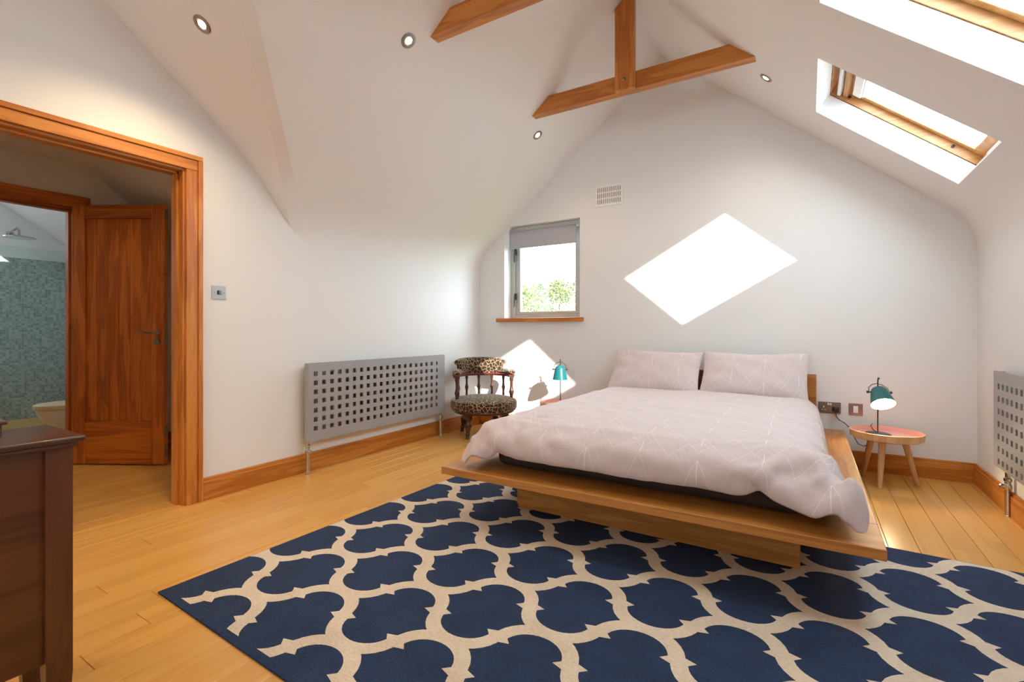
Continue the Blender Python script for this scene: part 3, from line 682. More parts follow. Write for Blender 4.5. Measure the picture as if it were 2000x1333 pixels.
b = B(); b.box(-.060, -.032, 2.476, 4.40, .012, bz-.0405, .002); obj(b, 'plinth_side', M_bedY, bed)
b = B(); b.box(-1.583, .054, 4.432, 4.462, .012, .712, .004); obj(b, 'headboard', M_bedX, bed)
b = B(); b.box(-1.495, -.005, 2.262, 4.425, .3005, .485, .045, seg=4); obj(b, 'mattress', M_matt, smooth=True, label='dark fabric mattress under the pink duvet', cat='mattress')

# duvet (cloth shape, settled over mattress and ledge)
dN, dM = 76, 80
duv_x = [776,-27,-21,-19,-20,-3,24,4,8,32,15,16,6,-17,20,1,4,19,-22,10,13,22,-14,4,-1,3,7,3,-8,-15,-7,8,18,15,1,-7,-6,-2,-2,-4,-2,6,14,9,-6,-19,-16,1,18,20,5,-10,-10,-4,2,-2,-10,-10,1,13,12,2,-7,-3,8,13,4,-7,-6,-3,7,9,0,-10,-11,-1,6,3,-11,-17,
781,-22,-20,-24,-21,26,13,11,-14,1,28,-16,9,-27,50,-9,4,29,-29,13,17,29,-7,-11,6,3,10,0,-12,-15,-4,13,19,10,0,-5,-2,-1,-6,-8,-2,11,18,9,-11,-23,-14,7,20,16,1,-10,-6,0,2,-8,-13,-7,6,15,8,-2,-7,2,12,10,-1,-9,-5,12,6,3,-6,-11,-4,7,7,-2,-15,-9,
791,-18,-19,-26,-2,7,3,13,11,1,-19,-1,0,-12,53,-7,-7,27,-25,19,19,22,-12,-10,0,13,8,-6,-15,-10,5,15,14,6,-1,1,3,-3,-13,-12,2,19,20,2,-19,-22,-6,12,18,9,-4,-5,1,3,-5,-14,-13,0,12,13,-1,-7,-2,9,14,4,-7,-8,5,8,8,-1,-4,-10,4,10,5,-6,-14,-11,
803,-12,-25,-17,16,-12,4,6,36,-6,-17,1,7,-16,41,-14,-7,23,-29,28,16,10,-20,-9,16,15,-1,-13,-14,-3,9,12,5,2,4,9,4,-9,-18,-13,10,23,17,-6,-20,-18,1,13,11,4,-3,2,5,-1,-13,-16,-7,7,12,4,-5,-5,6,14,10,-4,-7,-2,7,10,4,-9,-7,3,7,8,-2,-12,-12,-1,
817,-9,-27,16,-8,-12,8,-9,-2,32,-33,9,18,6,19,-4,-20,28,-30,30,8,3,-20,2,20,7,-6,-16,-8,1,9,4,0,4,11,13,0,-17,-22,-4,16,23,10,-11,-19,-9,4,8,6,-1,4,9,5,-8,-17,-15,0,11,7,-3,-7,3,12,13,0,-8,-5,7,13,4,-7,-8,-1,8,11,-1,-7,-13,-6,4,
833,-5,-2,-6,-9,-25,-13,19,-22,-6,16,5,21,-9,14,11,-22,41,-25,27,0,2,-15,13,16,2,-16,-10,-2,5,0,-3,-2,12,19,10,-8,-24,-16,4,19,17,1,-10,-11,-3,1,1,-2,6,13,12,-3,-17,-17,-5,7,7,-1,-9,0,10,14,3,-5,-6,5,10,7,-2,-11,-3,8,11,2,-6,-14,-3,3,6,
853,2,-3,-8,-21,-14,-16,0,5,16,14,11,-8,4,-12,11,-12,47,-36,10,14,-3,-12,15,11,-8,-9,-4,2,0,-5,-6,4,15,16,4,-14,-14,-7,6,10,7,-1,-3,0,-2,-3,-7,1,9,12,5,-8,-14,-7,2,5,1,-6,-3,3,9,5,-1,-4,2,8,6,0,-8,-4,4,7,4,0,-9,-3,3,5,18,
898,4,-8,-14,-14,-16,8,3,0,-23,2,27,4,-1,-25,25,-17,37,-44,8,20,-16,-5,15,3,-5,-5,0,0,-3,-5,-3,5,11,8,-1,-5,-7,-2,3,5,-1,3,2,3,-2,-4,-4,1,8,9,-2,0,-12,-1,4,2,-3,0,-2,2,4,2,0,-3,8,2,4,-4,-2,-5,5,6,1,-1,6,-2,4,12,11,
953,7,-13,-30,1,-18,-8,0,-15,-17,-8,16,19,8,-26,33,-18,19,-17,6,3,-16,10,11,-5,2,-2,2,-1,-2,0,-2,4,6,4,2,-1,-2,0,1,0,2,2,2,3,-1,-2,-2,2,4,0,2,-3,-3,3,1,1,-2,1,0,1,-1,1,1,-1,6,5,-3,-2,-2,-1,4,2,-2,1,1,4,7,-4,8,
1008,8,-47,-7,19,-24,-15,-17,3,-7,-3,-10,7,27,-10,15,-21,4,2,10,-21,9,13,-2,3,-4,0,1,0,-1,-1,1,2,4,3,2,-1,2,-1,-2,1,2,2,3,0,3,-4,1,0,2,1,0,-1,0,0,2,2,-2,1,1,-1,-1,3,-1,2,6,-2,0,2,-4,3,-1,-1,1,-1,1,2,7,-6,7,
1059,-28,-1,-22,-17,-3,5,-15,-3,-1,-1,2,0,-10,16,-3,-1,3,8,-18,14,1,1,2,0,0,0,-1,1,1,1,0,2,1,1,3,1,1,0,-1,1,1,1,3,1,0,0,1,0,1,0,0,1,0,1,1,1,1,0,0,0,0,0,2,2,1,1,0,0,0,0,0,0,0,2,-2,0,-2,-1,3,
1105,-28,4,-33,-6,5,-14,2,-1,-3,-3,-2,0,5,-3,4,0,2,-1,2,2,1,0,1,1,0,1,1,1,1,1,1,1,1,1,2,1,0,1,1,0,1,2,0,1,1,1,1,0,0,1,1,1,0,1,1,0,1,0,1,0,0,1,1,0,1,1,0,0,0,0,1,0,0,-1,0,1,-1,0,2,
1144,-21,-1,-27,1,2,-6,0,-3,-3,-2,-1,0,1,2,1,2,0,1,0,1,2,1,1,1,1,1,1,1,1,1,1,1,1,1,1,1,0,1,1,0,1,1,1,1,1,0,1,1,0,1,0,1,1,0,1,0,1,0,1,0,1,0,1,0,1,1,-1,1,0,0,0,1,-1,0,0,0,0,0,1,
1167,13,-24,-9,0,3,0,-6,1,-2,-2,-1,1,1,1,1,1,1,1,1,1,1,1,1,1,1,1,0,1,1,1,1,1,1,1,1,0,1,1,0,1,1,1,0,1,1,1,0,1,0,1,1,0,1,1,0,1,0,0,1,0,1,0,1,0,1,0,0,1,0,0,0,0,0,0,0,0,0,0,1,
1199,21,-15,0,-1,3,-4,-1,-3,-1,1,-2,1,1,0,2,1,0,2,0,1,1,1,1,1,1,1,0,2,0,1,1,1,1,0,1,1,1,0,1,1,0,1,1,1,0,1,0,2,0,0,1,1,0,1,0,1,0,1,0,0,1,0,1,0,1,0,0,0,1,0,0,0,0,0,0,0,0,-1,2,
1253,15,-5,0,0,-1,-2,-1,-4,1,-2,0,1,0,1,1,1,2,0,1,1,0,1,1,1,1,1,1,0,1,1,1,1,1,1,0,1,0,1,0,1,1,1,1,0,1,1,0,0,1,1,0,1,0,1,0,1,1,0,0,1,0,0,1,0,1,0,0,0,0,1,0,0,0,0,0,0,0,0,0,
1309,-4,5,7,-1,1,1,-5,-2,0,0,0,1,0,1,1,1,1,1,0,1,2,0,0,1,1,1,1,0,1,1,1,1,0,1,1,1,0,0,1,1,1,1,0,1,0,1,1,0,0,1,0,1,1,0,1,0,1,0,0,0,1,0,1,0,0,1,0,0,0,0,1,0,0,0,0,0,0,-1,1,
1363,-4,2,4,0,3,4,-5,0,0,0,1,1,0,1,1,0,1,2,0,0,1,2,0,1,0,1,1,1,0,1,1,1,0,1,1,0,1,0,1,1,0,1,0,1,1,0,1,0,1,0,1,0,1,0,1,0,0,1,0,0,1,0,1,0,0,1,0,0,0,0,0,1,0,0,0,0,0,-1,0,
1416,1,2,2,0,1,0,1,0,1,0,1,1,0,1,1,0,0,2,0,1,1,1,0,1,1,0,1,1,1,0,1,1,0,1,1,0,1,0,1,1,0,1,0,1,0,1,0,1,0,1,0,0,1,1,0,1,0,0,0,1,0,1,0,0,0,0,1,0,0,0,0,0,0,1,0,0,0,-1,0,
1474,0,2,2,-1,1,1,0,1,1,0,1,0,1,1,0,1,1,0,1,1,0,1,1,0,1,1,0,1,0,1,1,0,1,0,1,1,0,1,0,1,1,0,1,0,1,0,1,0,1,0,1,0,0,1,0,0,1,0,1,0,0,1,0,0,0,0,0,1,0,0,0,0,0,0,1,-1,0,0,0,
1531,1,1,1,1,1,0,1,0,1,0,1,0,1,0,1,0,1,1,1,0,1,0,1,1,0,1,1,0,1,0,1,0,1,1,0,0,1,1,0,1,0,1,0,1,0,1,0,0,1,0,1,0,1,0,0,1,0,0,1,0,0,1,0,0,0,0,1,0,0,0,0,0,0,0,0,0,0,0,0,
1588,1,2,0,1,0,1,0,1,1,0,0,1,1,0,0,1,1,0,1,1,0,1,0,1,0,1,1,0,1,0,1,0,1,0,1,0,1,0,1,0,1,0,1,0,1,0,0,1,0,1,0,1,0,0,0,1,0,0,1,0,0,1,0,0,0,0,0,1,0,0,0,0,0,0,0,0,0,0,0,
1646,1,1,1,0,0,1,1,0,0,1,0,1,0,1,0,1,0,1,0,1,1,0,1,0,1,0,1,0,1,0,1,0,1,0,1,0,1,0,1,0,1,0,0,1,0,0,1,0,1,0,0,1,0,0,1,0,0,1,0,0,0,1,0,0,0,0,0,1,0,0,0,0,0,0,0,0,0,0,0,
1703,1,1,1,0,1,0,0,1,0,1,0,1,0,0,1,0,1,1,0,1,0,0,1,0,1,1,0,0,1,0,1,0,1,0,1,0,1,0,1,0,0,0,1,0,1,0,0,1,0,0,1,0,0,0,1,0,0,1,0,0,0,1,0,0,0,0,0,1,0,-1,1,0,0,0,0,0,0,0,-1,
1761,0,2,0,0,1,0,0,1,0,1,0,0,1,0,1,0,1,0,0,1,0,1,0,1,0,1,0,1,0,0,1,0,1,0,0,1,0,1,0,0,0,1,0,1,0,1,-1,1,0,1,0,0,1,0,0,0,1,0,0,0,0,1,0,0,0,0,1,-1,1,0,-1,1,0,0,0,0,0,0,-1,
1818,1,1,0,1,0,0,1,0,0,1,0,0,1,0,0,1,0,1,0,0,1,0,1,0,0,1,0,1,0,0,1,0,1,0,0,1,0,1,0,0,0,1,0,0,1,0,1,-1,1,0,0,0,1,0,0,0,1,0,0,0,0,1,0,0,0,0,0,1,-1,1,-1,0,0,0,1,-1,0,0,0,
1876,0,1,0,1,0,0,1,0,0,1,0,0,0,1,0,0,1,0,0,1,0,0,1,0,1,0,0,1,0,0,1,0,0,1,0,0,1,0,1,0,0,0,1,0,0,0,1,0,0,0,0,1,0,0,1,0,0,0,0,0,0,0,1,0,0,0,0,0,0,0,0,0,0,0,0,0,0,0,0,
1933,0,1,0,1,0,0,1,0,0,0,0,1,0,1,0,0,0,1,0,0,1,0,0,1,0,0,0,1,0,0,1,0,0,1,0,0,0,1,0,0,1,0,0,0,1,0,0,0,0,1,0,0,0,0,1,0,0,0,0,0,0,1,0,0,0,0,0,0,0,0,0,0,0,0,0,0,0,0,0,
1990,1,0,1,0,1,0,0,0,0,0,0,1,0,0,0,0,1,0,0,1,0,0,1,0,0,0,1,0,0,0,1,0,0,0,1,0,0,0,1,0,0,0,1,0,0,0,0,0,1,0,0,0,0,1,0,0,0,0,0,0,0,1,0,0,0,0,0,0,0,0,0,0,0,0,0,0,0,0,-1,
2048,0,1,0,0,0,1,0,0,0,0,0,1,0,0,0,0,0,1,0,0,0,1,0,0,0,1,0,0,0,0,1,0,0,0,1,0,0,0,0,1,0,0,0,0,0,1,0,0,0,0,1,0,0,0,0,0,0,0,0,1,0,-1,1,0,0,0,0,0,0,0,0,0,0,0,0,0,0,-1,0,
2105,1,0,0,0,1,0,0,0,0,0,0,0,1,-1,1,0,0,0,0,1,0,0,0,0,1,0,0,0,0,1,0,0,0,0,0,1,0,0,0,0,0,1,0,0,0,0,0,0,1,0,0,0,0,0,0,0,0,0,0,1,0,-1,1,0,0,0,0,0,0,0,0,0,-1,1,0,-1,0,1,-1,
2163,0,0,0,1,0,0,0,0,0,0,0,0,0,0,1,0,0,0,0,0,0,0,1,0,0,0,0,0,1,0,0,0,0,0,0,0,0,1,0,0,0,0,0,0,0,1,0,0,0,0,0,0,0,0,0,0,0,0,1,0,0,0,0,0,0,0,0,0,0,0,0,0,0,0,-1,0,0,0,0,
2220,0,0,1,0,-1,1,0,0,0,0,0,0,0,0,0,0,0,0,0,1,0,0,0,0,0,0,0,0,0,1,0,0,0,0,0,0,0,0,0,1,0,0,0,0,0,0,0,0,0,0,0,0,0,0,0,0,0,1,0,0,0,0,0,0,0,0,0,0,0,-1,0,0,0,0,0,0,0,0,0,
2277,1,0,0,0,0,0,0,0,0,0,-1,1,0,0,0,0,0,0,0,0,0,0,0,0,0,0,0,1,0,0,0,0,0,0,0,0,0,0,0,0,0,0,0,0,0,1,0,0,-1,1,0,0,0,0,0,0,0,0,0,0,0,0,0,0,0,-1,1,-1,0,0,0,0,0,0,0,0,0,0,0,
2335,0,1,-1,0,0,-1,1,0,0,0,0,0,0,0,0,0,0,0,-1,0,0,1,0,0,0,0,-1,1,0,0,0,0,0,0,0,0,0,0,0,0,0,0,0,0,0,0,0,0,0,0,0,0,0,0,0,0,0,0,-1,1,0,0,0,0,-1,0,1,-1,0,0,0,0,0,0,0,0,0,0,0,
2393,-1,0,0,0,0,0,0,0,0,-1,1,-1,0,0,0,0,0,0,0,0,0,0,0,0,0,0,0,0,0,0,0,0,0,0,0,0,-1,1,0,0,0,0,0,0,0,-1,0,0,0,0,0,0,0,0,0,0,0,0,0,0,0,0,0,0,0,-1,0,0,0,0,0,0,0,0,0,0,-1,0,0,
2450,0,0,-1,0,0,0,0,0,-1,1,-1,0,0,0,0,0,0,-1,1,-1,0,0,0,0,0,0,0,0,0,0,0,0,0,0,0,0,-1,0,0,0,0,0,0,0,0,0,0,0,0,0,0,0,-1,0,0,0,0,0,0,0,0,0,-1,0,1,-1,0,0,0,0,0,0,0,-1,0,0,0,0,0,
2507,0,0,0,-1,0,0,0,0,0,-1,0,0,0,0,0,-1,1,-1,0,0,0,0,0,0,-1,0,0,0,0,0,0,0,0,0,-1,0,0,0,0,0,0,0,0,0,-1,0,0,0,0,0,0,0,-1,1,-1,0,0,0,0,0,0,0,-1,0,0,0,0,0,0,0,0,-1,0,0,0,0,0,0,0,
2563,0,0,-1,0,0,0,0,-1,0,0,0,0,-1,0,0,0,0,0,-1,0,0,0,0,0,0,0,-1,0,0,0,0,0,0,0,-1,0,0,0,0,0,0,-1,0,0,0,0,0,-1,0,0,0,0,0,0,0,-1,0,0,0,0,0,0,0,-1,0,0,0,0,0,0,0,-1,0,0,0,0,0,0,0,
2619,-1,0,-1,0,0,0,-1,0,0,0,-1,0,0,0,0,0,-1,0,0,-1,0,0,0,0,0,0,-1,0,0,0,0,0,-1,0,0,0,0,0,-1,0,0,0,0,-1,0,0,0,0,0,0,-1,0,0,0,0,-1,0,0,0,0,0,0,-1,0,0,0,0,0,0,-1,0,0,0,0,0,0,0,0,0,
2674,-1,0,0,-1,0,-1,0,0,0,0,-1,0,0,-1,0,0,0,-1,1,-1,0,-1,0,0,0,0,-1,0,0,0,0,-1,0,0,0,0,-1,0,0,0,-1,0,0,0,0,0,-1,0,0,0,0,-1,0,0,0,0,-1,0,0,0,0,-1,0,0,0,0,0,0,-1,0,0,0,-1,1,0,-1,0,0,0,
2729,-1,0,-1,0,0,-1,0,0,-1,0,0,0,-1,0,0,-1,0,0,-1,0,0,0,-1,0,0,0,-1,0,0,0,-1,0,0,0,-1,0,0,0,0,-1,0,0,-1,0,0,0,-1,1,-1,0,0,-1,0,0,0,0,-1,0,0,0,0,-1,0,0,0,0,-1,0,0,0,0,0,0,-1,0,0,0,0,0,
2784,0,-1,-2,1,0,-1,0,-1,0,0,-1,0,0,-1,0,0,-1,0,0,0,-1,0,0,-1,0,0,-1,0,0,-1,0,0,0,-1,0,0,0,-1,0,0,0,-1,0,0,-1,0,0,0,-1,0,0,0,-1,0,0,0,-1,0,0,0,-1,0,0,0,0,-1,0,0,0,0,0,-1,0,0,0,0,0,0,-1,
2839,0,-1,-1,0,-1,0,0,-1,0,-1,0,0,-1,0,0,-1,0,-1,0,0,-1,0,0,-1,0,0,-1,0,0,0,-1,0,-1,0,0,0,-1,0,0,-1,0,0,-1,0,0,-1,0,0,0,-1,0,0,0,-1,0,0,-1,0,0,0,0,-1,0,0,-1,0,0,0,0,-1,0,0,0,0,0,0,-1,0,0,
2894,0,-1,-1,0,-1,0,-1,0,0,-1,0,-1,0,-1,0,0,-1,0,0,-1,0,-1,0,0,-1,0,0,-1,0,0,-1,0,-1,0,0,-1,0,-1,0,0,-1,0,0,0,-1,0,-1,0,0,0,-1,0,0,-1,0,0,0,-1,0,0,-1,0,0,0,-1,0,0,0,-1,0,0,0,0,0,0,-1,0,0,0,
2950,-1,-1,-1,0,-1,0,-1,0,-1,0,-1,0,-1,0,0,-1,0,-1,0,0,-1,0,-1,0,-1,0,0,-1,0,-1,0,-1,0,0,-1,0,0,-1,0,-1,0,0,-1,0,-1,0,0,-1,0,0,0,-1,0,-1,0,0,0,-1,0,0,-1,0,0,-1,0,0,0,-1,0,0,0,0,0,-1,0,0,0,0,0,
3005,-1,-1,0,-1,-1,0,-1,0,-1,-1,0,-1,0,-1,0,0,-1,0,-1,0,-1,0,-1,0,-1,0,0,-1,0,-1,0,-1,0,-1,0,-1,0,0,-1,0,0,-1,0,-1,0,-1,0,0,-1,0,0,-1,0,-1,0,0,0,-1,0,-1,0,0,0,-1,0,0,-1,0,0,0,0,-1,1,-1,0,0,0,-1,0,
3060,-1,-1,-1,0,-1,0,-1,-1,0,-1,0,-1,0,-1,0,-1,0,-1,0,-1,0,-1,-1,0,-1,0,0,-1,-1,0,0,-1,-1,0,0,-1,0,-1,0,0,-1,0,-1,0,-1,0,-1,0,0,-1,-1,0,0,0,-1,0,0,-1,0,-1,0,0,-1,0,0,-1,0,0,0,-1,1,-1,0,0,-1,1,-1,0,0,
3115,0,-2,-1,0,-1,-1,0,-1,0,-1,-1,0,-1,0,-1,0,-1,-1,0,-1,0,-1,0,-1,-1,0,-1,0,0,-1,-1,0,-1,0,-1,0,0,-1,-1,0,-1,0,-1,0,0,-1,0,-1,0,0,-1,-1,0,0,-1,0,0,-1,0,-1,0,0,-1,0,0,-1,0,0,0,-1,0,0,0,0,0,-1,0,0,-1,
3170,0,-2,-1,0,-1,-1,0,-1,-1,0,-1,-1,0,-1,0,-1,-1,0,-1,0,-1,-1,0,-1,0,-1,0,-1,0,-1,-1,0,-1,0,-1,0,-1,-1,0,0,-1,-1,0,-1,0,-1,0,0,-1,-1,0,0,-1,0,-1,0,0,-1,0,-1,0,0,-1,0,-1,0,0,0,-1,0,0,0,0,-1,0,0,0,-1,1,
3225,0,-2,0,-2,-1,0,-1,0,-1,-1,0,-1,-1,0,-1,0,-1,-1,0,-1,-1,0,-1,-1,-1,0,0,-1,-1,0,-1,-1,0,-1,0,-1,0,-1,0,-1,0,-1,-1,0,-1,0,-1,0,-1,0,-1,0,-1,0,-1,0,0,-1,0,-1,0,-1,0,0,-1,0,0,-1,0,0,0,-1,0,0,0,0,-1,0,0,
3281,-1,-2,-1,0,-2,0,-1,-1,0,-1,-1,0,-1,-1,0,-1,-1,0,-1,-1,-1,0,-1,0,-2,0,-1,0,-1,0,-1,-1,0,-1,0,-1,-1,0,-1,-1,0,-1,0,-1,0,-1,0,-1,0,-1,-1,0,-1,0,-1,0,0,-1,0,-1,0,-1,0,-1,0,0,-1,0,0,0,-1,0,0,0,0,-1,0,0,0,
3336,-1,-1,-1,-2,0,-2,0,-1,0,-1,-1,-1,0,-1,-1,-1,0,-1,-1,-1,0,-1,-1,-1,0,-1,-1,0,-1,-1,0,-1,-1,0,-1,0,-1,-1,0,-1,-1,0,-1,0,-1,-1,0,-1,0,-1,0,-1,-1,-1,1,-1,-1,0,-1,0,0,-1,0,-1,0,0,-1,0,0,0,-1,0,0,-1,0,0,0,0,0,
3391,-1,-1,-2,-1,-1,0,-1,-1,-1,0,-1,-1,-1,0,-1,-1,-1,-1,0,-1,-1,-1,-1,0,-1,-1,-1,0,-1,-1,-1,0,-1,-1,0,-1,0,-1,-1,0,-1,-1,0,-1,0,-1,-1,0,-1,-1,-1,0,-1,0,-1,0,-1,0,0,-1,0,-1,0,-1,0,-1,0,0,0,-1,0,0,-1,0,0,0,0,-1,0,
3446,-1,-1,-2,-1,-1,0,-1,-1,-1,-1,0,-1,-1,-1,-1,-1,0,-1,-1,-1,-1,-1,-1,0,-1,-1,-1,0,-1,-1,-1,-1,0,-1,-1,0,-1,0,-1,-1,-1,0,-1,-1,0,-1,-1,0,-1,0,-1,-1,-1,0,-1,0,-1,0,-1,0,-1,0,0,-1,-1,0,0,0,-1,0,-1,1,-1,0,0,0,-1,0,0,
3501,0,-5,1,1,-2,-1,-1,-1,-1,-1,-1,-1,0,-1,-1,-1,-1,-1,-1,-1,-1,0,-1,-1,-1,-1,-1,0,-1,-1,-1,-1,0,-1,-1,-1,0,-1,-1,0,-1,-1,-1,0,-1,-1,0,-1,-1,0,-1,-1,0,-1,0,-1,0,-1,-1,0,-1,0,-1,0,-1,0,-1,0,0,0,-1,0,0,-1,1,-1,0,0,0,
3557,-2,-9,10,-8,2,-1,0,-1,-1,-1,-1,-1,0,-1,-2,0,-1,-1,-2,-1,0,-1,-1,-1,-1,-1,-1,-1,0,-1,-1,-1,-1,0,-1,-1,-1,0,-1,-1,-1,-1,0,-1,-1,0,-1,-1,0,-1,-1,-1,0,-1,0,-1,0,-1,-1,0,-1,0,-1,0,-1,0,-1,0,0,-1,0,0,-1,0,0,0,0,0,-1,
3612,-15,-12,16,-5,9,-2,1,0,-2,0,-2,0,-1,-1,-2,-1,-1,-1,-1,-1,-1,-1,-1,-1,-1,-1,-1,-1,0,-1,-1,-1,-1,-1,0,-1,-1,-1,-1,-1,0,-1,-1,-1,0,-1,-1,0,-1,-1,-2,1,-1,-1,0,-1,-1,0,-1,-1,0,-1,0,-1,0,0,-1,0,-1,0,0,-1,0,0,0,0,0,0,-1,
3661,-30,9,8,3,2,7,-1,0,-1,-1,-1,-1,-1,-1,-2,-1,-1,-2,0,-2,-1,-1,-1,-1,-1,0,-2,-1,-1,-1,0,-1,-1,-1,-1,0,-2,0,-1,-1,-1,-1,0,-1,-1,-1,0,-1,-1,-1,-1,0,-1,0,-1,-1,-1,0,-1,-1,0,-1,0,-1,0,-1,0,-1,0,0,-1,0,0,0,0,-1,0,0,0,
3710,-47,35,3,5,2,2,6,-1,0,-1,-1,-1,-2,-2,-1,-2,-2,-1,0,-2,-2,-1,-1,-1,-1,-1,-1,-1,-1,-1,-1,0,-1,-1,-1,-1,-1,-1,-1,0,-1,-1,-1,-1,-1,-1,0,-1,-1,-1,-1,-1,0,-1,0,-1,-1,0,-1,-1,0,-1,0,-1,0,-1,0,-1,0,-1,0,0,-1,0,0,0,0,0,-1,
3735,-23,17,26,0,9,4,0,4,-1,0,-1,-2,-2,-2,-2,-2,-2,-1,-2,-1,-1,-1,-2,0,-2,-1,-1,-1,-1,-1,-1,-1,-1,0,-2,-1,0,-1,-1,-1,-1,-1,-1,-1,0,-1,-1,-1,-1,-1,0,-1,-1,-1,0,-1,-1,-1,0,-1,0,-1,0,-1,-1,0,-1,0,-1,0,-1,0,0,0,0,0,0,0,-2,
3772,-6,-4,37,-16,32,14,1,-4,3,-1,-1,-2,-2,-2,-3,-2,-3,-1,-1,-2,-2,-1,-1,-1,-2,-1,-1,-1,-1,-1,-1,-1,-1,-1,-1,-1,-1,-1,-1,0,-1,-1,-1,-1,-1,-1,-1,-1,-1,-1,0,-1,-1,-1,0,-1,-1,-1,0,-1,0,-1,0,-1,-1,0,-1,-1,0,0,-1,0,0,0,-1,0,0,1,-3,
3824,-1,-4,15,10,8,18,7,9,1,1,-1,-2,-5,-2,-3,-3,-2,-3,-1,-1,-3,-2,-2,-1,-1,-1,-1,-1,-1,-1,-1,-1,-1,-1,-2,-1,0,-1,-2,0,-1,-1,-1,-1,-1,-1,-1,0,-2,0,-1,-1,-1,-1,0,-1,-1,-1,0,-1,0,-1,0,-1,-1,-1,0,-1,0,0,-1,0,0,-1,0,0,0,1,-3,
3880,0,-5,9,12,13,14,7,6,11,0,-2,-4,-4,0,-7,-3,-2,0,-8,-4,-2,-1,0,0,-1,0,-1,-1,-1,0,-2,-1,-2,-1,-1,-1,-1,0,-1,-1,-1,-2,-1,-1,-1,0,-2,-1,0,-1,-1,-1,-1,-1,-1,-1,-1,0,-1,0,0,-1,-2,0,-1,0,-1,0,0,-1,0,-1,0,0,0,0,0,2,-7,
3937,-9,6,7,7,13,17,8,9,10,1,-2,-4,-6,-12,2,-6,0,0,-2,-5,-3,-3,-3,-1,0,-2,-1,0,-1,0,-1,-2,-1,-3,-1,0,1,-1,1,-3,-1,-3,-1,-2,0,1,-3,0,-1,-1,-1,-1,-1,-1,-1,-1,0,0,0,0,-1,-1,-1,-2,-1,0,0,0,0,-1,-2,2,-1,-2,2,0,-1,2,-5,
3993,-6,5,8,10,10,14,11,13,12,-2,-10,-13,-13,2,-10,5,-2,-11,-1,4,-6,-4,-3,1,0,-3,3,-3,0,3,-5,-2,-2,-2,0,1,4,-2,-2,-2,-2,-5,-1,0,1,1,1,-3,-4,-1,-1,-1,0,-1,-1,-1,1,1,0,-1,-1,-2,-2,-2,0,0,1,1,0,-3,1,-1,-2,2,-2,-7,3,10,-5,
4050,-5,3,4,-4,33,-1,23,-1,-4,-1,13,-9,-2,-28,-5,2,0,0,8,-28,-2,4,1,2,1,-1,-3,0,0,2,0,-4,-7,-1,1,2,6,-1,-6,-4,-1,-1,-6,4,-1,3,0,-4,-5,-4,2,0,0,-1,1,-5,5,1,0,-3,-3,-2,2,-5,-1,5,-3,3,1,-4,0,-5,5,-10,0,-1,-5,13,-5,
4106,-1,1,0,-3,10,30,-9,6,14,1,12,0,-35,2,-25,-11,28,-24,5,13,-18,-19,1,7,7,0,-3,-1,-2,7,0,-4,-13,1,3,2,4,0,-6,-4,-5,-1,0,-1,2,4,0,-5,-6,-6,-1,7,1,2,-5,0,5,-2,1,-6,0,-7,-1,7,-3,-1,0,2,0,-1,-8,1,-5,-10,-7,9,0,13,-18,
4161,-1,-1,0,14,8,-23,15,1,0,4,17,-14,3,-6,-22,-9,3,-31,16,7,14,-25,-17,1,12,7,1,-3,2,7,4,-4,-13,-11,2,10,10,1,-9,-9,-4,0,0,2,1,5,-1,-3,-10,-9,-3,7,10,1,-2,-3,1,5,1,-9,-7,-4,5,2,0,-5,-3,-2,10,-6,-5,-4,-11,-4,-13,14,13,0,-21,
4193,6,1,9,7,1,-6,-13,6,26,8,-35,-19,28,-12,-5,-25,-3,-37,11,8,21,-10,-29,-10,9,14,9,-1,-4,3,7,-2,-16,-17,-6,14,20,10,-9,-17,-11,3,8,6,1,0,4,-1,-10,-14,-6,7,16,11,1,-7,-3,5,4,-4,-11,-9,0,8,2,-5,-9,-3,6,3,-1,-9,-7,-28,22,23,2,-3,-18,
4227,9,2,4,-4,2,8,-7,0,8,7,-29,-9,7,-12,15,-30,-7,-20,-22,8,17,7,-23,-18,-1,12,14,5,-5,-5,1,0,-7,-16,-12,7,22,18,-4,-20,-19,-2,11,16,3,-4,-4,0,-3,-10,-11,0,16,18,7,-6,-10,-1,7,2,-8,-15,-7,5,8,-1,-11,-10,1,9,5,-5,-13,-3,5,13,9,0,-4,
4255,16,3,-3,-1,-3,1,-4,-1,13,-23,0,18,-19,-19,28,-34,-16,-18,-17,-16,17,16,-10,-21,-10,5,16,9,1,-9,-9,-1,-2,-9,-12,0,16,20,4,-16,-24,-9,11,20,11,-6,-11,-6,-2,0,-7,-5,8,14,16,1,-11,-9,1,7,0,-11,-14,-3,7,7,-4,-12,-8,2,11,-7,2,-8,-3,9,14,8,-3,
4282,18,3,3,-1,-3,2,-3,-12,-3,-5,-3,19,-28,-30,38,-31,-20,1,-45,2,-10,23,1,-16,-14,-3,10,17,5,-9,-14,-8,-1,-3,-7,-3,9,16,11,-10,-24,-15,6,21,18,-2,-15,-13,-4,5,0,-5,1,12,15,8,-7,-13,-5,4,6,-5,-14,-10,2,9,3,-8,-12,-5,-6,12,10,-6,-8,4,11,13,0,
4305,16,11,0,6,-2,-22,-31,25,13,-16,13,-11,-10,-52,28,-20,-14,11,-50,-9,-3,3,13,-8,-13,-9,6,16,10,-5,-16,-16,-4,1,0,-2,3,12,10,-4,-18,-19,-1,19,21,6,-14,-19,-9,2,9,0,-2,4,14,12,0,-12,-12,-1,6,2,-9,-13,-6,7,6,0,-11,-18,0,13,11,1,-7,-5,9,14,3,
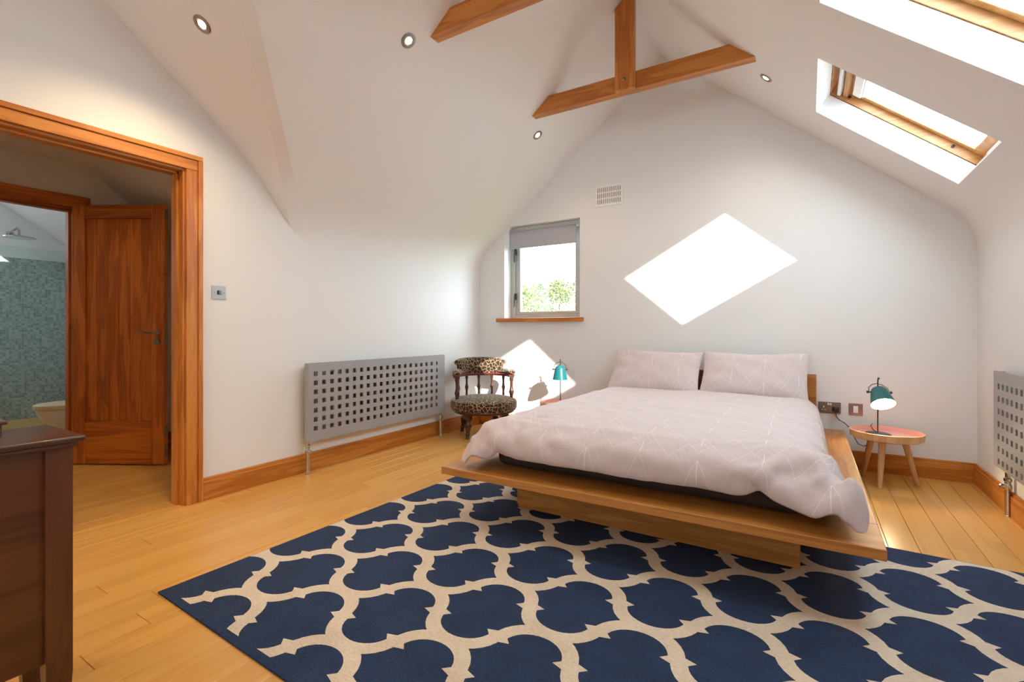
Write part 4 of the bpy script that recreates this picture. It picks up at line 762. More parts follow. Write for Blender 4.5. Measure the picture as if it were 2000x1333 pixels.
4326,17,10,2,-2,-16,-27,-15,2,1,-14,-9,30,-24,-40,30,-33,-21,43,-61,5,-12,2,7,-1,-9,-10,-2,10,14,2,-13,-21,-11,1,6,4,1,4,7,-1,-10,-16,-7,12,21,13,-8,-21,-16,0,10,7,0,-2,7,13,7,-7,-15,-8,3,6,-1,-12,-11,0,9,5,-13,-3,-7,5,12,8,-3,-8,1,14,7,
4345,17,10,31,-43,-14,-9,-10,-31,-30,14,-33,29,-6,-33,13,-35,-23,43,-46,1,-9,4,0,-4,-4,-4,-5,2,6,1,-6,-12,-8,0,4,4,1,2,3,0,-6,-12,-6,6,16,14,-5,-17,-15,-2,8,9,2,-2,2,11,8,-3,-12,-11,0,7,2,-9,-11,-5,7,8,-2,-13,-1,0,10,13,5,-4,-4,8,18]
duv_y = [1242,11,19,19,24,40,47,50,44,42,6,35,51,58,57,57,57,57,58,57,57,52,59,55,57,58,57,57,58,58,58,57,57,58,57,58,57,58,58,57,58,57,58,57,58,57,58,57,58,57,58,57,58,58,57,58,57,58,57,58,57,58,58,57,58,57,56,55,52,57,57,57,58,56,57,57,57,58,56,56,
1227,16,13,21,24,56,41,48,51,55,9,21,56,50,60,58,57,55,60,57,56,56,57,58,53,55,57,57,58,58,58,58,56,58,58,57,58,57,58,58,57,57,58,57,58,57,58,57,58,57,58,57,58,57,58,57,58,57,58,57,58,57,57,58,57,58,57,57,58,51,55,56,56,58,57,57,58,57,57,56,
1218,11,11,22,44,49,45,43,29,55,14,51,57,55,49,54,54,57,59,57,56,56,58,58,53,57,57,58,58,58,57,57,57,57,57,58,57,58,57,58,57,58,57,58,57,58,57,58,57,58,57,58,57,58,57,57,58,58,57,57,57,58,57,58,57,58,57,58,56,55,56,56,54,57,56,57,57,57,58,62,
1209,3,16,26,65,29,50,49,8,56,33,45,55,63,40,57,58,56,58,56,58,57,55,58,55,57,57,58,58,58,57,57,57,58,57,57,58,57,57,57,58,58,57,58,57,58,58,57,57,58,57,58,57,58,57,58,57,57,57,58,57,58,57,58,57,57,57,58,56,57,56,58,57,55,56,56,57,58,58,59,
1198,2,16,65,34,40,49,8,53,46,31,49,50,50,55,55,58,57,59,56,58,56,57,57,56,57,57,58,58,58,57,57,57,58,57,57,58,57,58,58,56,58,58,57,58,57,57,58,57,58,57,58,57,57,58,57,58,57,58,57,58,57,57,58,57,58,57,57,58,57,56,57,57,57,56,56,57,57,58,57,
1187,1,47,47,39,16,56,36,2,62,49,55,38,55,58,54,55,59,57,58,56,56,58,57,56,58,58,57,58,57,58,57,58,57,57,57,58,57,58,57,58,57,57,58,57,58,57,58,57,58,57,58,57,57,58,57,58,57,57,58,57,58,57,58,57,57,58,58,56,58,57,57,57,57,57,57,57,57,57,56,
1181,6,51,40,19,35,30,56,33,38,47,42,55,56,59,54,55,58,56,57,57,58,57,57,57,58,58,57,58,57,58,57,57,58,57,58,57,58,57,57,58,57,58,57,58,57,57,58,58,57,57,58,57,57,58,57,58,57,58,57,57,58,57,58,57,57,58,57,58,57,57,58,57,57,57,58,58,56,55,56,
1199,-7,48,44,2,37,48,38,45,30,50,39,57,55,58,57,57,59,54,58,57,57,58,57,57,58,58,57,57,58,58,57,57,58,57,58,57,57,58,58,57,57,58,57,58,57,58,57,58,57,57,57,58,57,58,57,58,57,58,57,57,58,57,58,57,57,58,57,58,57,58,57,57,58,57,58,58,56,55,59,
1213,-15,46,28,51,17,35,45,24,35,53,46,49,57,56,58,57,59,56,57,58,58,56,59,57,57,58,57,57,58,57,58,57,58,57,58,57,58,57,58,57,57,58,57,58,57,58,57,58,57,57,58,57,58,57,57,58,57,58,57,57,58,57,58,57,57,58,58,57,57,58,57,58,58,57,58,57,58,58,59,
1228,-17,8,49,51,40,0,38,47,39,44,49,54,53,58,57,57,58,57,57,56,59,58,57,57,58,57,58,57,58,57,58,57,58,57,58,57,58,57,58,57,57,58,57,58,57,58,57,58,57,57,58,57,58,57,57,58,57,58,57,57,58,57,57,58,57,57,58,58,57,58,57,57,59,57,58,57,58,57,60,
1246,11,-34,38,36,32,38,20,47,44,48,48,51,58,56,58,57,58,57,58,57,58,58,57,57,58,57,58,58,57,57,58,57,57,58,58,57,57,58,57,58,57,58,57,58,57,58,57,57,58,57,58,57,58,57,57,58,57,58,57,58,57,57,58,57,58,57,57,58,57,57,58,58,57,58,58,57,58,57,62,
1269,8,-27,32,12,37,7,50,42,48,46,47,52,58,57,58,58,57,58,58,57,58,57,58,57,58,57,58,57,58,57,58,57,58,57,58,57,58,57,57,58,57,58,58,57,57,58,57,58,57,58,57,57,58,57,58,57,57,58,57,58,57,58,57,57,58,57,58,57,57,58,57,58,57,57,59,57,58,58,61,
1305,-50,40,-31,13,37,45,36,46,44,39,43,55,59,58,58,57,58,57,57,59,58,56,58,57,58,57,58,58,57,57,58,57,58,57,58,57,58,57,58,57,58,57,58,57,57,58,57,58,57,58,57,57,58,57,58,57,58,57,58,57,57,58,57,58,57,57,58,57,58,57,58,57,57,58,58,57,58,59,58,
1313,-44,-13,-17,36,48,42,45,47,36,36,43,51,58,58,58,57,58,57,58,57,58,58,57,57,58,57,58,57,58,57,58,57,58,57,58,57,58,57,58,57,58,57,58,57,57,58,57,58,57,58,57,58,57,57,58,57,58,57,58,57,57,58,57,58,57,58,57,57,58,57,58,57,58,58,57,57,59,57,59,
1292,-13,-43,1,40,44,46,43,35,39,42,45,53,58,57,58,57,58,57,58,57,58,58,57,58,57,58,57,58,57,57,58,58,57,58,57,57,58,57,58,57,58,57,58,57,58,57,58,57,57,58,57,58,57,58,57,57,58,57,58,57,58,57,57,58,57,58,57,58,57,57,58,58,58,57,57,57,59,56,60,
1293,-28,-48,43,28,37,44,36,45,33,48,45,50,55,59,57,57,58,57,58,58,57,58,57,58,57,58,57,57,58,58,57,58,57,58,57,57,58,57,58,57,58,57,58,57,58,57,58,57,57,58,57,58,57,58,57,58,57,57,58,57,58,57,58,57,57,58,57,58,57,58,57,58,58,57,58,57,59,56,60,
1297,-47,-10,21,35,37,37,44,30,50,44,36,50,58,58,57,58,57,57,58,58,58,57,57,58,57,58,57,58,57,57,58,58,57,58,57,57,58,57,58,57,58,57,58,57,58,57,58,57,58,57,58,57,57,58,57,58,57,57,58,58,57,57,58,57,57,58,57,58,57,58,57,58,58,57,58,57,59,56,60,
1294,-50,-19,41,48,36,36,22,44,36,38,44,56,57,57,58,57,57,58,57,58,57,58,57,58,57,58,57,58,57,58,57,58,57,58,57,58,57,58,57,58,57,57,58,57,58,57,58,57,58,57,58,57,57,58,57,58,57,58,57,57,58,57,58,57,58,57,58,57,58,57,57,58,58,57,58,58,58,57,60,
1291,-54,-5,39,26,33,34,44,36,41,43,48,50,58,55,58,58,57,58,57,58,57,58,57,58,57,58,57,58,58,57,57,58,57,58,57,58,57,58,57,58,57,57,58,57,58,57,58,57,58,57,58,57,58,57,57,58,57,58,57,58,57,58,57,57,58,57,58,57,58,57,57,58,57,59,57,58,57,57,61,
1290,-55,5,29,15,33,46,40,42,43,45,43,51,56,57,58,57,57,58,58,57,57,58,57,58,57,58,57,58,57,58,57,58,58,57,57,58,57,58,57,57,58,58,57,58,57,57,58,57,58,57,58,57,58,57,57,58,58,57,57,58,57,57,58,58,57,57,58,57,58,57,58,57,58,57,58,58,57,57,62,
1290,-49,-1,17,27,40,40,42,40,45,42,43,51,56,57,58,57,57,58,57,58,58,57,57,58,58,57,58,57,57,58,58,57,57,58,57,58,57,58,57,58,57,58,57,58,57,58,57,57,58,57,58,57,58,57,58,57,58,57,58,57,57,58,57,58,57,58,57,57,58,57,58,57,58,57,58,58,57,59,59,
1291,-48,-8,19,44,35,36,37,42,41,42,45,51,56,57,58,57,58,57,58,57,58,57,58,57,57,58,58,57,58,57,58,57,58,57,58,57,57,58,57,58,57,58,57,58,57,58,57,58,57,57,58,57,58,57,58,57,58,57,58,57,57,58,57,58,57,58,57,58,57,57,58,57,59,57,57,58,57,59,59,
1288,-48,-3,17,46,36,35,38,37,43,43,44,50,57,58,57,57,58,57,58,57,58,57,58,57,58,57,58,57,58,57,58,57,58,57,58,57,58,57,57,58,58,57,57,58,57,58,57,58,57,58,57,58,57,57,58,57,58,57,58,57,58,57,57,58,57,58,57,58,57,57,58,57,58,58,57,58,58,59,58,
1291,-49,-6,20,45,38,34,34,41,41,43,43,51,57,58,57,58,57,58,57,57,58,57,58,57,58,57,58,57,58,57,58,57,58,57,58,57,58,57,57,58,58,57,57,58,57,58,57,58,57,58,57,58,57,58,57,57,58,57,58,57,58,57,58,57,57,58,57,58,57,58,57,58,57,58,57,58,58,59,58,
1293,-54,-8,36,33,33,35,40,38,42,43,44,51,57,58,57,58,57,58,57,57,58,57,58,57,58,57,58,58,57,57,58,57,58,57,58,57,57,58,58,57,58,57,58,57,58,57,57,58,57,58,57,58,57,58,57,58,57,58,57,57,58,57,58,57,58,57,58,57,57,58,57,58,57,58,58,57,58,58,59,
1291,-57,1,44,10,34,40,39,44,42,43,44,51,58,57,57,58,57,58,57,58,57,58,57,58,57,58,57,57,58,57,58,57,58,57,58,57,58,57,58,57,58,57,58,57,58,57,57,58,58,57,58,57,57,58,57,58,57,58,57,58,57,57,58,57,58,57,58,57,58,57,58,57,58,57,58,58,58,58,58,
1290,-54,5,25,16,38,42,43,42,42,43,43,51,58,58,57,57,57,58,57,58,57,58,57,58,57,58,57,58,57,58,57,58,57,57,58,57,58,58,57,57,58,57,58,57,58,57,58,57,57,58,58,57,57,58,57,58,57,58,57,58,57,58,57,58,57,57,58,57,58,57,57,58,57,58,58,58,58,58,59,
1291,-51,0,24,22,37,41,42,41,43,42,44,51,57,58,57,57,57,58,57,58,57,58,57,58,57,58,57,58,57,58,57,58,57,58,57,58,57,57,58,57,58,57,58,57,58,57,58,57,58,57,58,57,58,57,57,58,57,58,57,58,57,58,57,57,58,58,57,57,58,57,58,57,58,58,57,58,58,57,61,
1290,-50,1,22,26,36,40,40,42,42,44,43,51,57,57,58,57,58,57,57,58,58,57,58,57,58,57,57,58,57,58,57,58,57,58,57,58,57,58,57,58,57,58,57,58,57,57,58,57,58,57,58,57,58,57,58,57,58,57,57,58,57,58,57,58,57,58,57,58,57,57,58,57,58,58,57,58,58,59,59,
1291,-48,0,13,37,39,35,42,36,46,42,43,51,57,58,57,57,58,57,58,57,58,57,58,57,58,57,58,57,57,58,57,58,57,58,57,58,57,58,57,58,57,58,57,57,58,58,57,58,57,57,58,57,58,57,58,57,58,57,57,58,58,57,57,58,57,58,57,58,57,58,57,58,57,57,59,57,58,58,59,
1293,-46,-7,15,49,34,34,36,41,41,41,45,51,57,58,57,58,57,57,58,57,58,57,58,57,58,57,57,58,57,58,58,57,57,58,58,57,57,58,57,58,57,58,57,58,57,58,57,58,57,58,57,57,58,57,58,57,58,57,58,57,58,57,58,57,57,58,57,58,57,58,57,58,57,58,58,57,58,60,57,
1291,-48,-4,22,44,33,33,37,39,41,43,44,52,57,57,58,57,58,58,57,57,58,57,58,57,58,57,58,57,58,57,58,57,58,57,58,57,57,58,57,58,58,57,57,58,57,57,58,58,57,58,57,58,57,58,57,57,58,57,58,57,58,57,58,57,58,57,57,58,57,58,58,56,58,58,58,57,58,59,57,
1291,-51,2,18,38,36,36,37,40,41,43,43,53,57,58,57,58,57,58,57,57,58,57,58,57,58,57,58,58,57,57,58,57,58,57,58,57,58,57,58,57,57,58,57,58,57,58,57,58,57,58,57,58,57,58,57,58,57,58,57,57,58,57,58,57,58,57,58,57,57,58,58,57,58,57,58,58,57,58,57,
1292,-50,-8,36,26,38,37,36,40,41,42,44,53,57,58,57,58,57,58,57,57,58,57,58,57,58,57,58,58,57,58,57,57,58,57,58,57,58,57,58,57,58,57,58,57,57,58,57,58,57,58,57,58,57,58,57,58,57,57,58,57,58,57,58,57,58,57,58,57,58,57,58,57,58,57,58,57,58,58,57,
1295,-52,-15,52,20,26,37,40,42,42,42,44,54,58,57,58,57,58,57,57,57,58,58,57,58,57,58,57,58,57,58,57,58,57,57,58,58,57,57,58,57,58,57,58,57,58,57,58,57,57,58,57,58,58,57,57,58,57,58,57,58,57,58,57,57,58,57,58,57,58,57,58,57,58,57,58,58,58,57,57,
1291,-50,-6,43,18,28,37,41,42,42,43,44,54,58,57,58,57,58,57,57,58,57,58,57,58,57,58,57,58,57,58,57,58,57,58,57,58,57,57,58,57,58,57,58,57,58,57,58,57,58,57,58,57,58,57,57,58,58,57,57,58,57,58,57,57,58,58,57,57,58,57,58,57,58,57,58,58,57,58,57,
1290,-52,5,22,31,33,36,39,40,41,43,46,53,58,57,58,57,57,59,56,58,57,58,58,57,57,58,57,58,57,58,57,58,57,58,57,58,57,58,57,58,57,57,58,57,58,57,58,57,58,57,58,57,58,57,58,57,58,57,57,58,57,58,57,58,57,58,57,57,58,57,58,57,58,58,57,58,58,58,57,
1289,-56,12,20,25,37,38,40,40,41,43,45,53,58,58,57,58,56,58,58,57,58,57,58,57,57,58,57,58,57,58,57,58,57,58,57,58,57,58,57,58,57,58,57,58,57,58,57,57,58,57,58,57,58,57,58,57,58,57,58,57,58,57,57,58,57,58,57,58,57,58,57,58,57,58,57,58,58,57,59,
1288,-54,11,23,14,37,42,44,39,44,41,45,53,59,57,57,57,58,57,57,58,58,57,58,57,58,57,58,57,58,57,58,57,58,57,57,58,57,58,57,58,57,58,57,58,57,58,57,58,57,58,57,57,58,57,58,57,58,57,58,57,58,57,57,58,57,58,57,58,57,58,57,58,57,58,57,58,58,58,58,
1291,-52,5,21,22,35,40,41,41,45,40,46,53,58,57,57,58,57,57,57,58,58,57,58,57,58,57,58,57,58,57,58,57,58,57,57,58,57,58,57,58,57,58,57,58,57,58,57,58,57,58,57,58,57,57,58,57,58,57,58,57,58,57,58,57,58,57,57,58,57,58,57,58,58,56,59,58,57,58,59,
1290,-52,7,15,37,31,39,37,41,41,44,44,54,58,57,58,57,57,57,58,57,58,58,57,58,57,57,58,57,58,57,58,57,58,57,58,57,58,57,58,57,57,58,58,57,57,58,57,58,57,58,57,58,57,58,57,58,57,58,57,57,58,57,58,57,58,57,58,57,57,58,57,58,57,59,57,58,58,57,60,
1288,-57,22,5,27,41,40,40,38,45,40,46,53,58,57,58,57,57,58,57,58,57,58,57,58,57,58,57,58,57,57,58,57,58,57,58,57,58,57,58,57,58,57,58,57,58,57,58,57,57,58,57,58,57,58,57,58,57,58,57,58,57,58,57,57,58,57,58,57,58,57,57,58,57,58,58,57,58,58,60,
1289,-55,18,-2,34,40,42,40,41,42,42,44,54,57,58,57,57,57,58,57,58,57,58,57,58,57,58,57,58,57,58,57,58,57,57,58,58,57,57,58,57,58,57,58,57,58,57,58,57,57,58,57,58,58,57,57,58,57,58,57,58,57,58,57,58,57,57,58,57,58,57,58,57,58,57,58,57,59,58,59,
1291,-48,-1,16,32,38,38,40,40,41,46,42,54,57,58,57,57,57,58,58,57,58,57,58,57,57,58,57,58,57,58,57,58,57,58,57,58,57,58,57,58,57,57,58,57,58,57,58,57,58,57,58,57,58,57,58,57,57,58,57,58,57,58,57,58,57,58,57,57,58,57,58,57,58,58,57,58,58,59,59,
1290,-48,-1,20,40,29,36,38,40,42,43,47,53,57,58,57,57,58,57,57,58,58,57,58,57,58,57,57,58,57,58,57,58,57,58,57,58,57,58,57,58,57,58,57,58,57,57,58,57,58,57,58,57,58,57,58,57,58,57,58,57,57,58,57,58,57,58,57,58,57,58,57,57,58,58,58,57,59,57,60,
1290,-49,6,5,44,37,36,38,39,41,45,44,53,58,57,57,57,58,57,58,57,58,57,58,57,58,57,58,57,58,57,58,57,58,57,57,58,57,58,58,57,57,58,57,58,57,58,57,58,57,58,57,57,58,57,58,57,58,57,58,57,58,57,57,58,57,58,57,58,57,58,57,57,58,58,58,57,58,59,60,
1289,-47,1,7,48,39,35,37,39,39,44,45,53,58,57,57,58,57,57,58,58,57,57,58,57,58,57,58,57,58,57,58,57,58,57,58,57,57,58,58,57,57,58,57,58,57,58,57,58,57,58,57,58,57,57,58,57,58,57,58,57,58,57,58,57,58,57,58,57,57,58,57,58,57,58,58,58,57,59,60,
1291,-49,-6,23,39,37,34,39,39,41,43,46,53,57,57,58,57,57,58,57,58,57,58,57,58,57,58,57,58,57,57,58,57,58,57,58,57,58,57,58,57,57,58,58,57,57,58,57,58,57,58,57,58,57,57,58,57,58,58,57,57,58,57,58,57,58,57,58,57,58,57,57,58,57,58,58,57,59,58,60,
1291,-50,-5,24,33,36,38,38,41,43,43,45,53,57,57,58,57,57,58,57,58,57,58,57,58,57,58,57,57,58,58,57,58,57,58,57,57,58,57,58,57,58,57,58,57,58,57,57,58,57,58,57,58,57,58,57,58,57,58,57,58,57,57,58,57,58,57,58,57,57,58,57,57,59,57,57,59,57,61,58,
1293,-47,-17,36,29,38,33,41,40,43,44,45,52,57,57,58,57,58,57,57,58,57,58,58,57,57,58,57,58,57,58,57,58,57,57,58,57,58,57,58,58,57,57,58,57,58,57,58,57,58,57,57,58,57,58,57,58,57,58,57,58,57,58,57,58,57,57,58,57,58,57,58,57,58,57,58,57,59,60,58,
1294,-48,-24,52,25,28,36,40,42,43,45,45,52,57,58,57,57,58,57,58,57,58,57,57,58,58,57,57,58,57,58,58,57,57,58,57,58,57,58,57,57,58,58,57,57,58,57,58,57,57,58,58,57,58,57,57,58,57,58,57,58,57,58,57,58,57,58,57,57,58,58,57,57,58,57,58,57,58,59,60,
1290,-49,-15,49,22,24,40,40,44,42,47,44,52,57,58,57,57,58,57,58,57,58,57,58,57,58,57,58,57,58,57,58,57,57,58,57,58,57,58,57,58,57,58,57,58,57,58,57,57,58,58,57,57,58,57,57,58,58,57,58,57,57,58,57,58,57,58,57,58,57,58,57,57,58,58,57,58,58,59,59,
1288,-48,-9,40,19,31,40,42,43,44,45,44,51,58,57,57,58,57,58,57,58,57,58,57,57,58,57,58,57,58,57,58,57,58,57,58,57,58,57,57,58,57,58,57,58,57,58,57,58,57,57,58,57,58,57,58,57,58,57,58,57,58,57,58,57,57,58,57,58,57,58,58,57,57,58,58,57,58,59,59,
1288,-49,-5,29,27,35,37,43,40,46,44,44,52,57,57,57,58,57,58,57,58,57,58,57,58,57,57,58,57,58,57,58,57,58,57,58,57,58,57,58,57,57,58,57,58,58,57,57,58,57,58,57,58,56,58,58,57,58,57,58,57,58,57,58,57,58,57,57,58,57,58,57,58,57,58,58,57,58,60,58,
1283,-49,11,9,32,36,41,41,43,44,45,44,51,57,57,58,57,57,58,57,58,57,58,58,57,57,58,57,58,57,58,57,58,57,57,58,57,58,57,58,57,58,57,58,57,58,57,57,58,57,58,57,58,57,58,57,57,58,57,58,57,58,57,58,57,58,57,57,58,57,58,57,58,57,58,58,58,57,59,58,
1282,-47,18,-13,42,42,42,41,42,43,44,44,51,57,57,58,57,58,57,58,57,58,57,57,58,57,58,57,58,57,58,57,58,57,58,57,58,57,57,58,57,58,57,58,57,58,57,58,57,58,57,57,58,57,58,57,58,57,58,57,57,58,57,58,57,58,57,58,57,58,57,57,58,58,57,57,59,57,59,58,
1286,-41,31,-34,51,39,39,39,41,42,42,46,50,56,58,58,58,57,57,58,57,58,57,58,57,57,58,58,57,57,58,58,57,57,58,57,58,57,58,57,58,57,57,58,57,58,57,58,57,58,57,58,57,57,58,57,58,57,58,57,58,57,58,57,57,58,57,58,57,58,57,58,57,58,58,57,58,57,60,57,
1293,-26,-29,36,17,48,39,31,41,42,41,45,54,56,57,58,58,57,57,58,58,57,57,58,57,58,57,58,57,58,57,58,57,57,58,57,58,57,58,57,58,57,58,57,58,57,58,57,57,58,57,58,57,57,58,57,58,57,58,57,58,57,58,57,58,57,57,58,58,57,57,58,57,58,58,57,58,57,58,58,
1299,-3,-48,9,30,42,48,36,35,43,42,42,56,57,58,57,58,57,58,57,58,57,57,58,57,58,58,57,58,57,57,58,57,58,57,58,57,57,58,57,58,57,58,57,58,57,58,57,58,57,57,58,57,58,57,58,57,57,58,57,58,57,58,57,58,57,58,57,57,58,57,58,58,57,58,57,58,57,59,57,
1309,-34,-31,27,24,32,41,49,33,39,42,46,52,60,56,58,58,58,57,57,58,57,58,57,58,57,58,57,57,58,58,57,57,58,57,58,57,58,57,58,57,58,57,57,58,57,58,57,58,57,57,58,58,57,57,58,57,58,57,58,57,58,57,57,58,57,58,57,58,57,57,58,57,58,58,57,58,58,58,56,
1291,-36,19,5,26,25,31,45,48,38,43,41,54,58,58,58,57,58,57,58,58,56,58,58,57,57,58,57,58,57,58,57,58,57,58,57,58,57,57,58,57,58,57,58,57,58,57,57,58,58,57,57,58,57,58,57,57,58,57,58,57,58,57,57,58,57,58,57,58,57,58,57,57,58,58,58,57,59,57,55,
1262,-23,14,44,44,3,20,31,46,44,44,52,50,58,58,57,57,58,57,58,57,58,57,58,57,58,57,57,58,57,58,57,58,57,58,57,58,57,58,57,57,58,57,58,57,58,57,58,57,58,57,57,58,57,58,57,57,58,57,58,58,57,57,58,57,58,57,57,58,57,58,57,58,57,58,58,57,59,57,55,
1242,-13,16,38,41,47,13,32,30,40,42,45,57,60,57,57,58,57,58,57,58,57,57,58,57,58,57,58,57,58,57,58,57,58,57,58,57,57,58,57,58,57,57,58,57,58,57,58,57,58,57,58,57,57,58,57,58,57,58,57,57,58,57,58,57,58,57,57,58,57,58,57,58,57,58,58,57,60,54,58,
1233,-5,15,43,43,43,20,30,38,28,45,47,54,56,58,57,57,58,57,57,58,57,58,57,57,58,57,58,58,57,58,57,58,57,57,58,57,58,57,58,57,57,58,57,58,57,58,57,57,58,57,58,57,58,57,57,58,58,57,57,58,57,58,57,58,57,57,58,57,57,58,57,58,57,58,57,59,58,57,57,
1218,-11,24,39,39,45,49,26,28,32,45,48,53,58,56,56,57,57,58,58,57,57,58,57,58,57,58,57,58,57,58,57,58,57,58,57,57,58,57,58,57,57,58,57,58,58,57,58,57,57,58,57,57,58,57,58,57,58,57,58,57,58,57,57,58,57,58,57,57,58,57,57,58,57,59,57,57,58,57,58,
1203,-1,44,10,40,46,33,40,23,46,51,51,52,53,60,57,55,57,57,58,57,58,57,57,58,57,58,57,58,57,58,58,57,57,58,57,58,57,58,57,57,58,57,58,57,57,58,57,58,57,58,57,58,57,57,58,57,58,57,58,57,58,57,57,58,57,58,57,57,58,57,58,57,58,56,57,57,58,58,60,
1192,-3,43,40,46,-4,48,46,52,45,46,40,54,61,41,61,56,57,56,58,57,57,58,58,57,58,57,58,57,58,57,57,58,57,58,57,58,57,58,57,58,57,57,58,57,58,57,58,57,57,58,57,58,57,58,57,57,58,57,58,57,58,57,57,58,58,57,57,58,57,58,57,57,56,57,58,57,58,55,57,
1182,12,33,50,28,37,42,43,43,37,46,40,58,51,65,40,61,48,63,55,59,58,56,57,59,57,58,57,57,58,57,58,58,57,58,56,58,57,58,57,58,57,58,57,57,58,57,58,57,58,57,58,57,57,58,57,58,57,58,57,57,58,57,58,57,57,58,58,57,57,58,57,57,56,55,58,57,59,52,52,
1179,8,34,52,45,38,52,22,49,42,41,42,52,57,60,46,56,53,57,51,57,58,57,57,57,58,58,57,58,57,58,57,57,58,57,58,57,58,57,58,57,57,58,57,58,57,58,57,57,58,57,57,58,58,57,57,58,57,57,59,57,57,58,57,57,58,57,57,59,57,57,58,55,55,57,56,59,53,52,49,
1171,14,41,60,37,35,33,64,28,56,23,58,49,48,57,59,49,61,43,53,54,58,57,57,57,58,58,57,58,57,58,57,58,57,58,57,57,58,57,58,57,58,57,58,57,57,58,57,58,57,58,57,57,58,58,57,57,57,58,57,57,58,58,57,58,57,57,58,58,57,57,58,56,51,49,68,47,58,56,46,
1169,22,41,58,41,30,37,35,64,68,19,47,40,48,56,61,54,56,40,58,52,55,58,56,59,56,58,58,57,58,57,58,57,57,57,58,58,57,58,57,57,58,57,58,57,58,57,57,58,57,57,58,58,57,57,58,57,58,57,57,58,57,58,57,58,57,58,57,58,57,57,58,56,43,63,50,54,58,58,48,
1185,18,32,50,42,50,27,42,59,41,37,44,42,54,56,62,53,56,53,44,56,49,57,57,56,58,58,58,58,57,58,57,57,58,57,57,58,57,58,58,57,57,58,57,58,58,56,58,57,57,58,57,58,57,57,57,58,58,57,58,57,58,57,58,57,57,58,57,58,57,57,57,39,55,55,57,58,57,59,48,
1196,20,36,35,45,34,45,49,45,41,24,47,59,49,56,59,56,56,58,40,59,48,52,57,57,57,57,58,58,59,57,57,57,58,57,58,57,58,57,57,58,57,58,57,58,57,58,57,57,58,57,57,58,57,58,57,58,57,57,58,57,58,57,58,57,58,57,58,57,57,54,41,60,47,57,58,56,57,59,51,
1212,22,15,48,34,57,42,24,21,57,41,55,49,52,52,60,54,56,51,50,49,57,53,55,57,57,57,58,59,58,58,56,57,58,57,58,57,58,57,58,57,57,58,57,58,57,58,57,58,57,57,57,58,57,58,57,58,57,58,57,57,58,58,57,57,58,57,58,57,55,32,62,51,55,57,58,57,57,58,52,
1229,16,27,31,43,38,36,47,31,40,35,46,52,55,55,61,52,48,46,56,52,55,57,57,58,57,57,58,58,59,57,57,57,57,58,57,58,57,58,57,58,57,57,58,57,58,57,58,57,57,58,57,58,57,57,58,57,58,58,57,58,57,57,58,57,58,57,58,57,31,51,56,57,58,57,57,57,57,57,52,
1246,18,28,12,58,26,48,68,18,38,29,20,54,58,55,61,48,45,41,62,57,58,57,58,58,57,57,58,57,58,58,57,57,58,57,58,58,57,57,58,57,58,57,58,57,58,56,59,57,58,57,58,57,58,57,58,57,58,57,58,57,58,57,58,57,58,57,58,57,57,41,49,54,56,56,56,56,58,56,58]
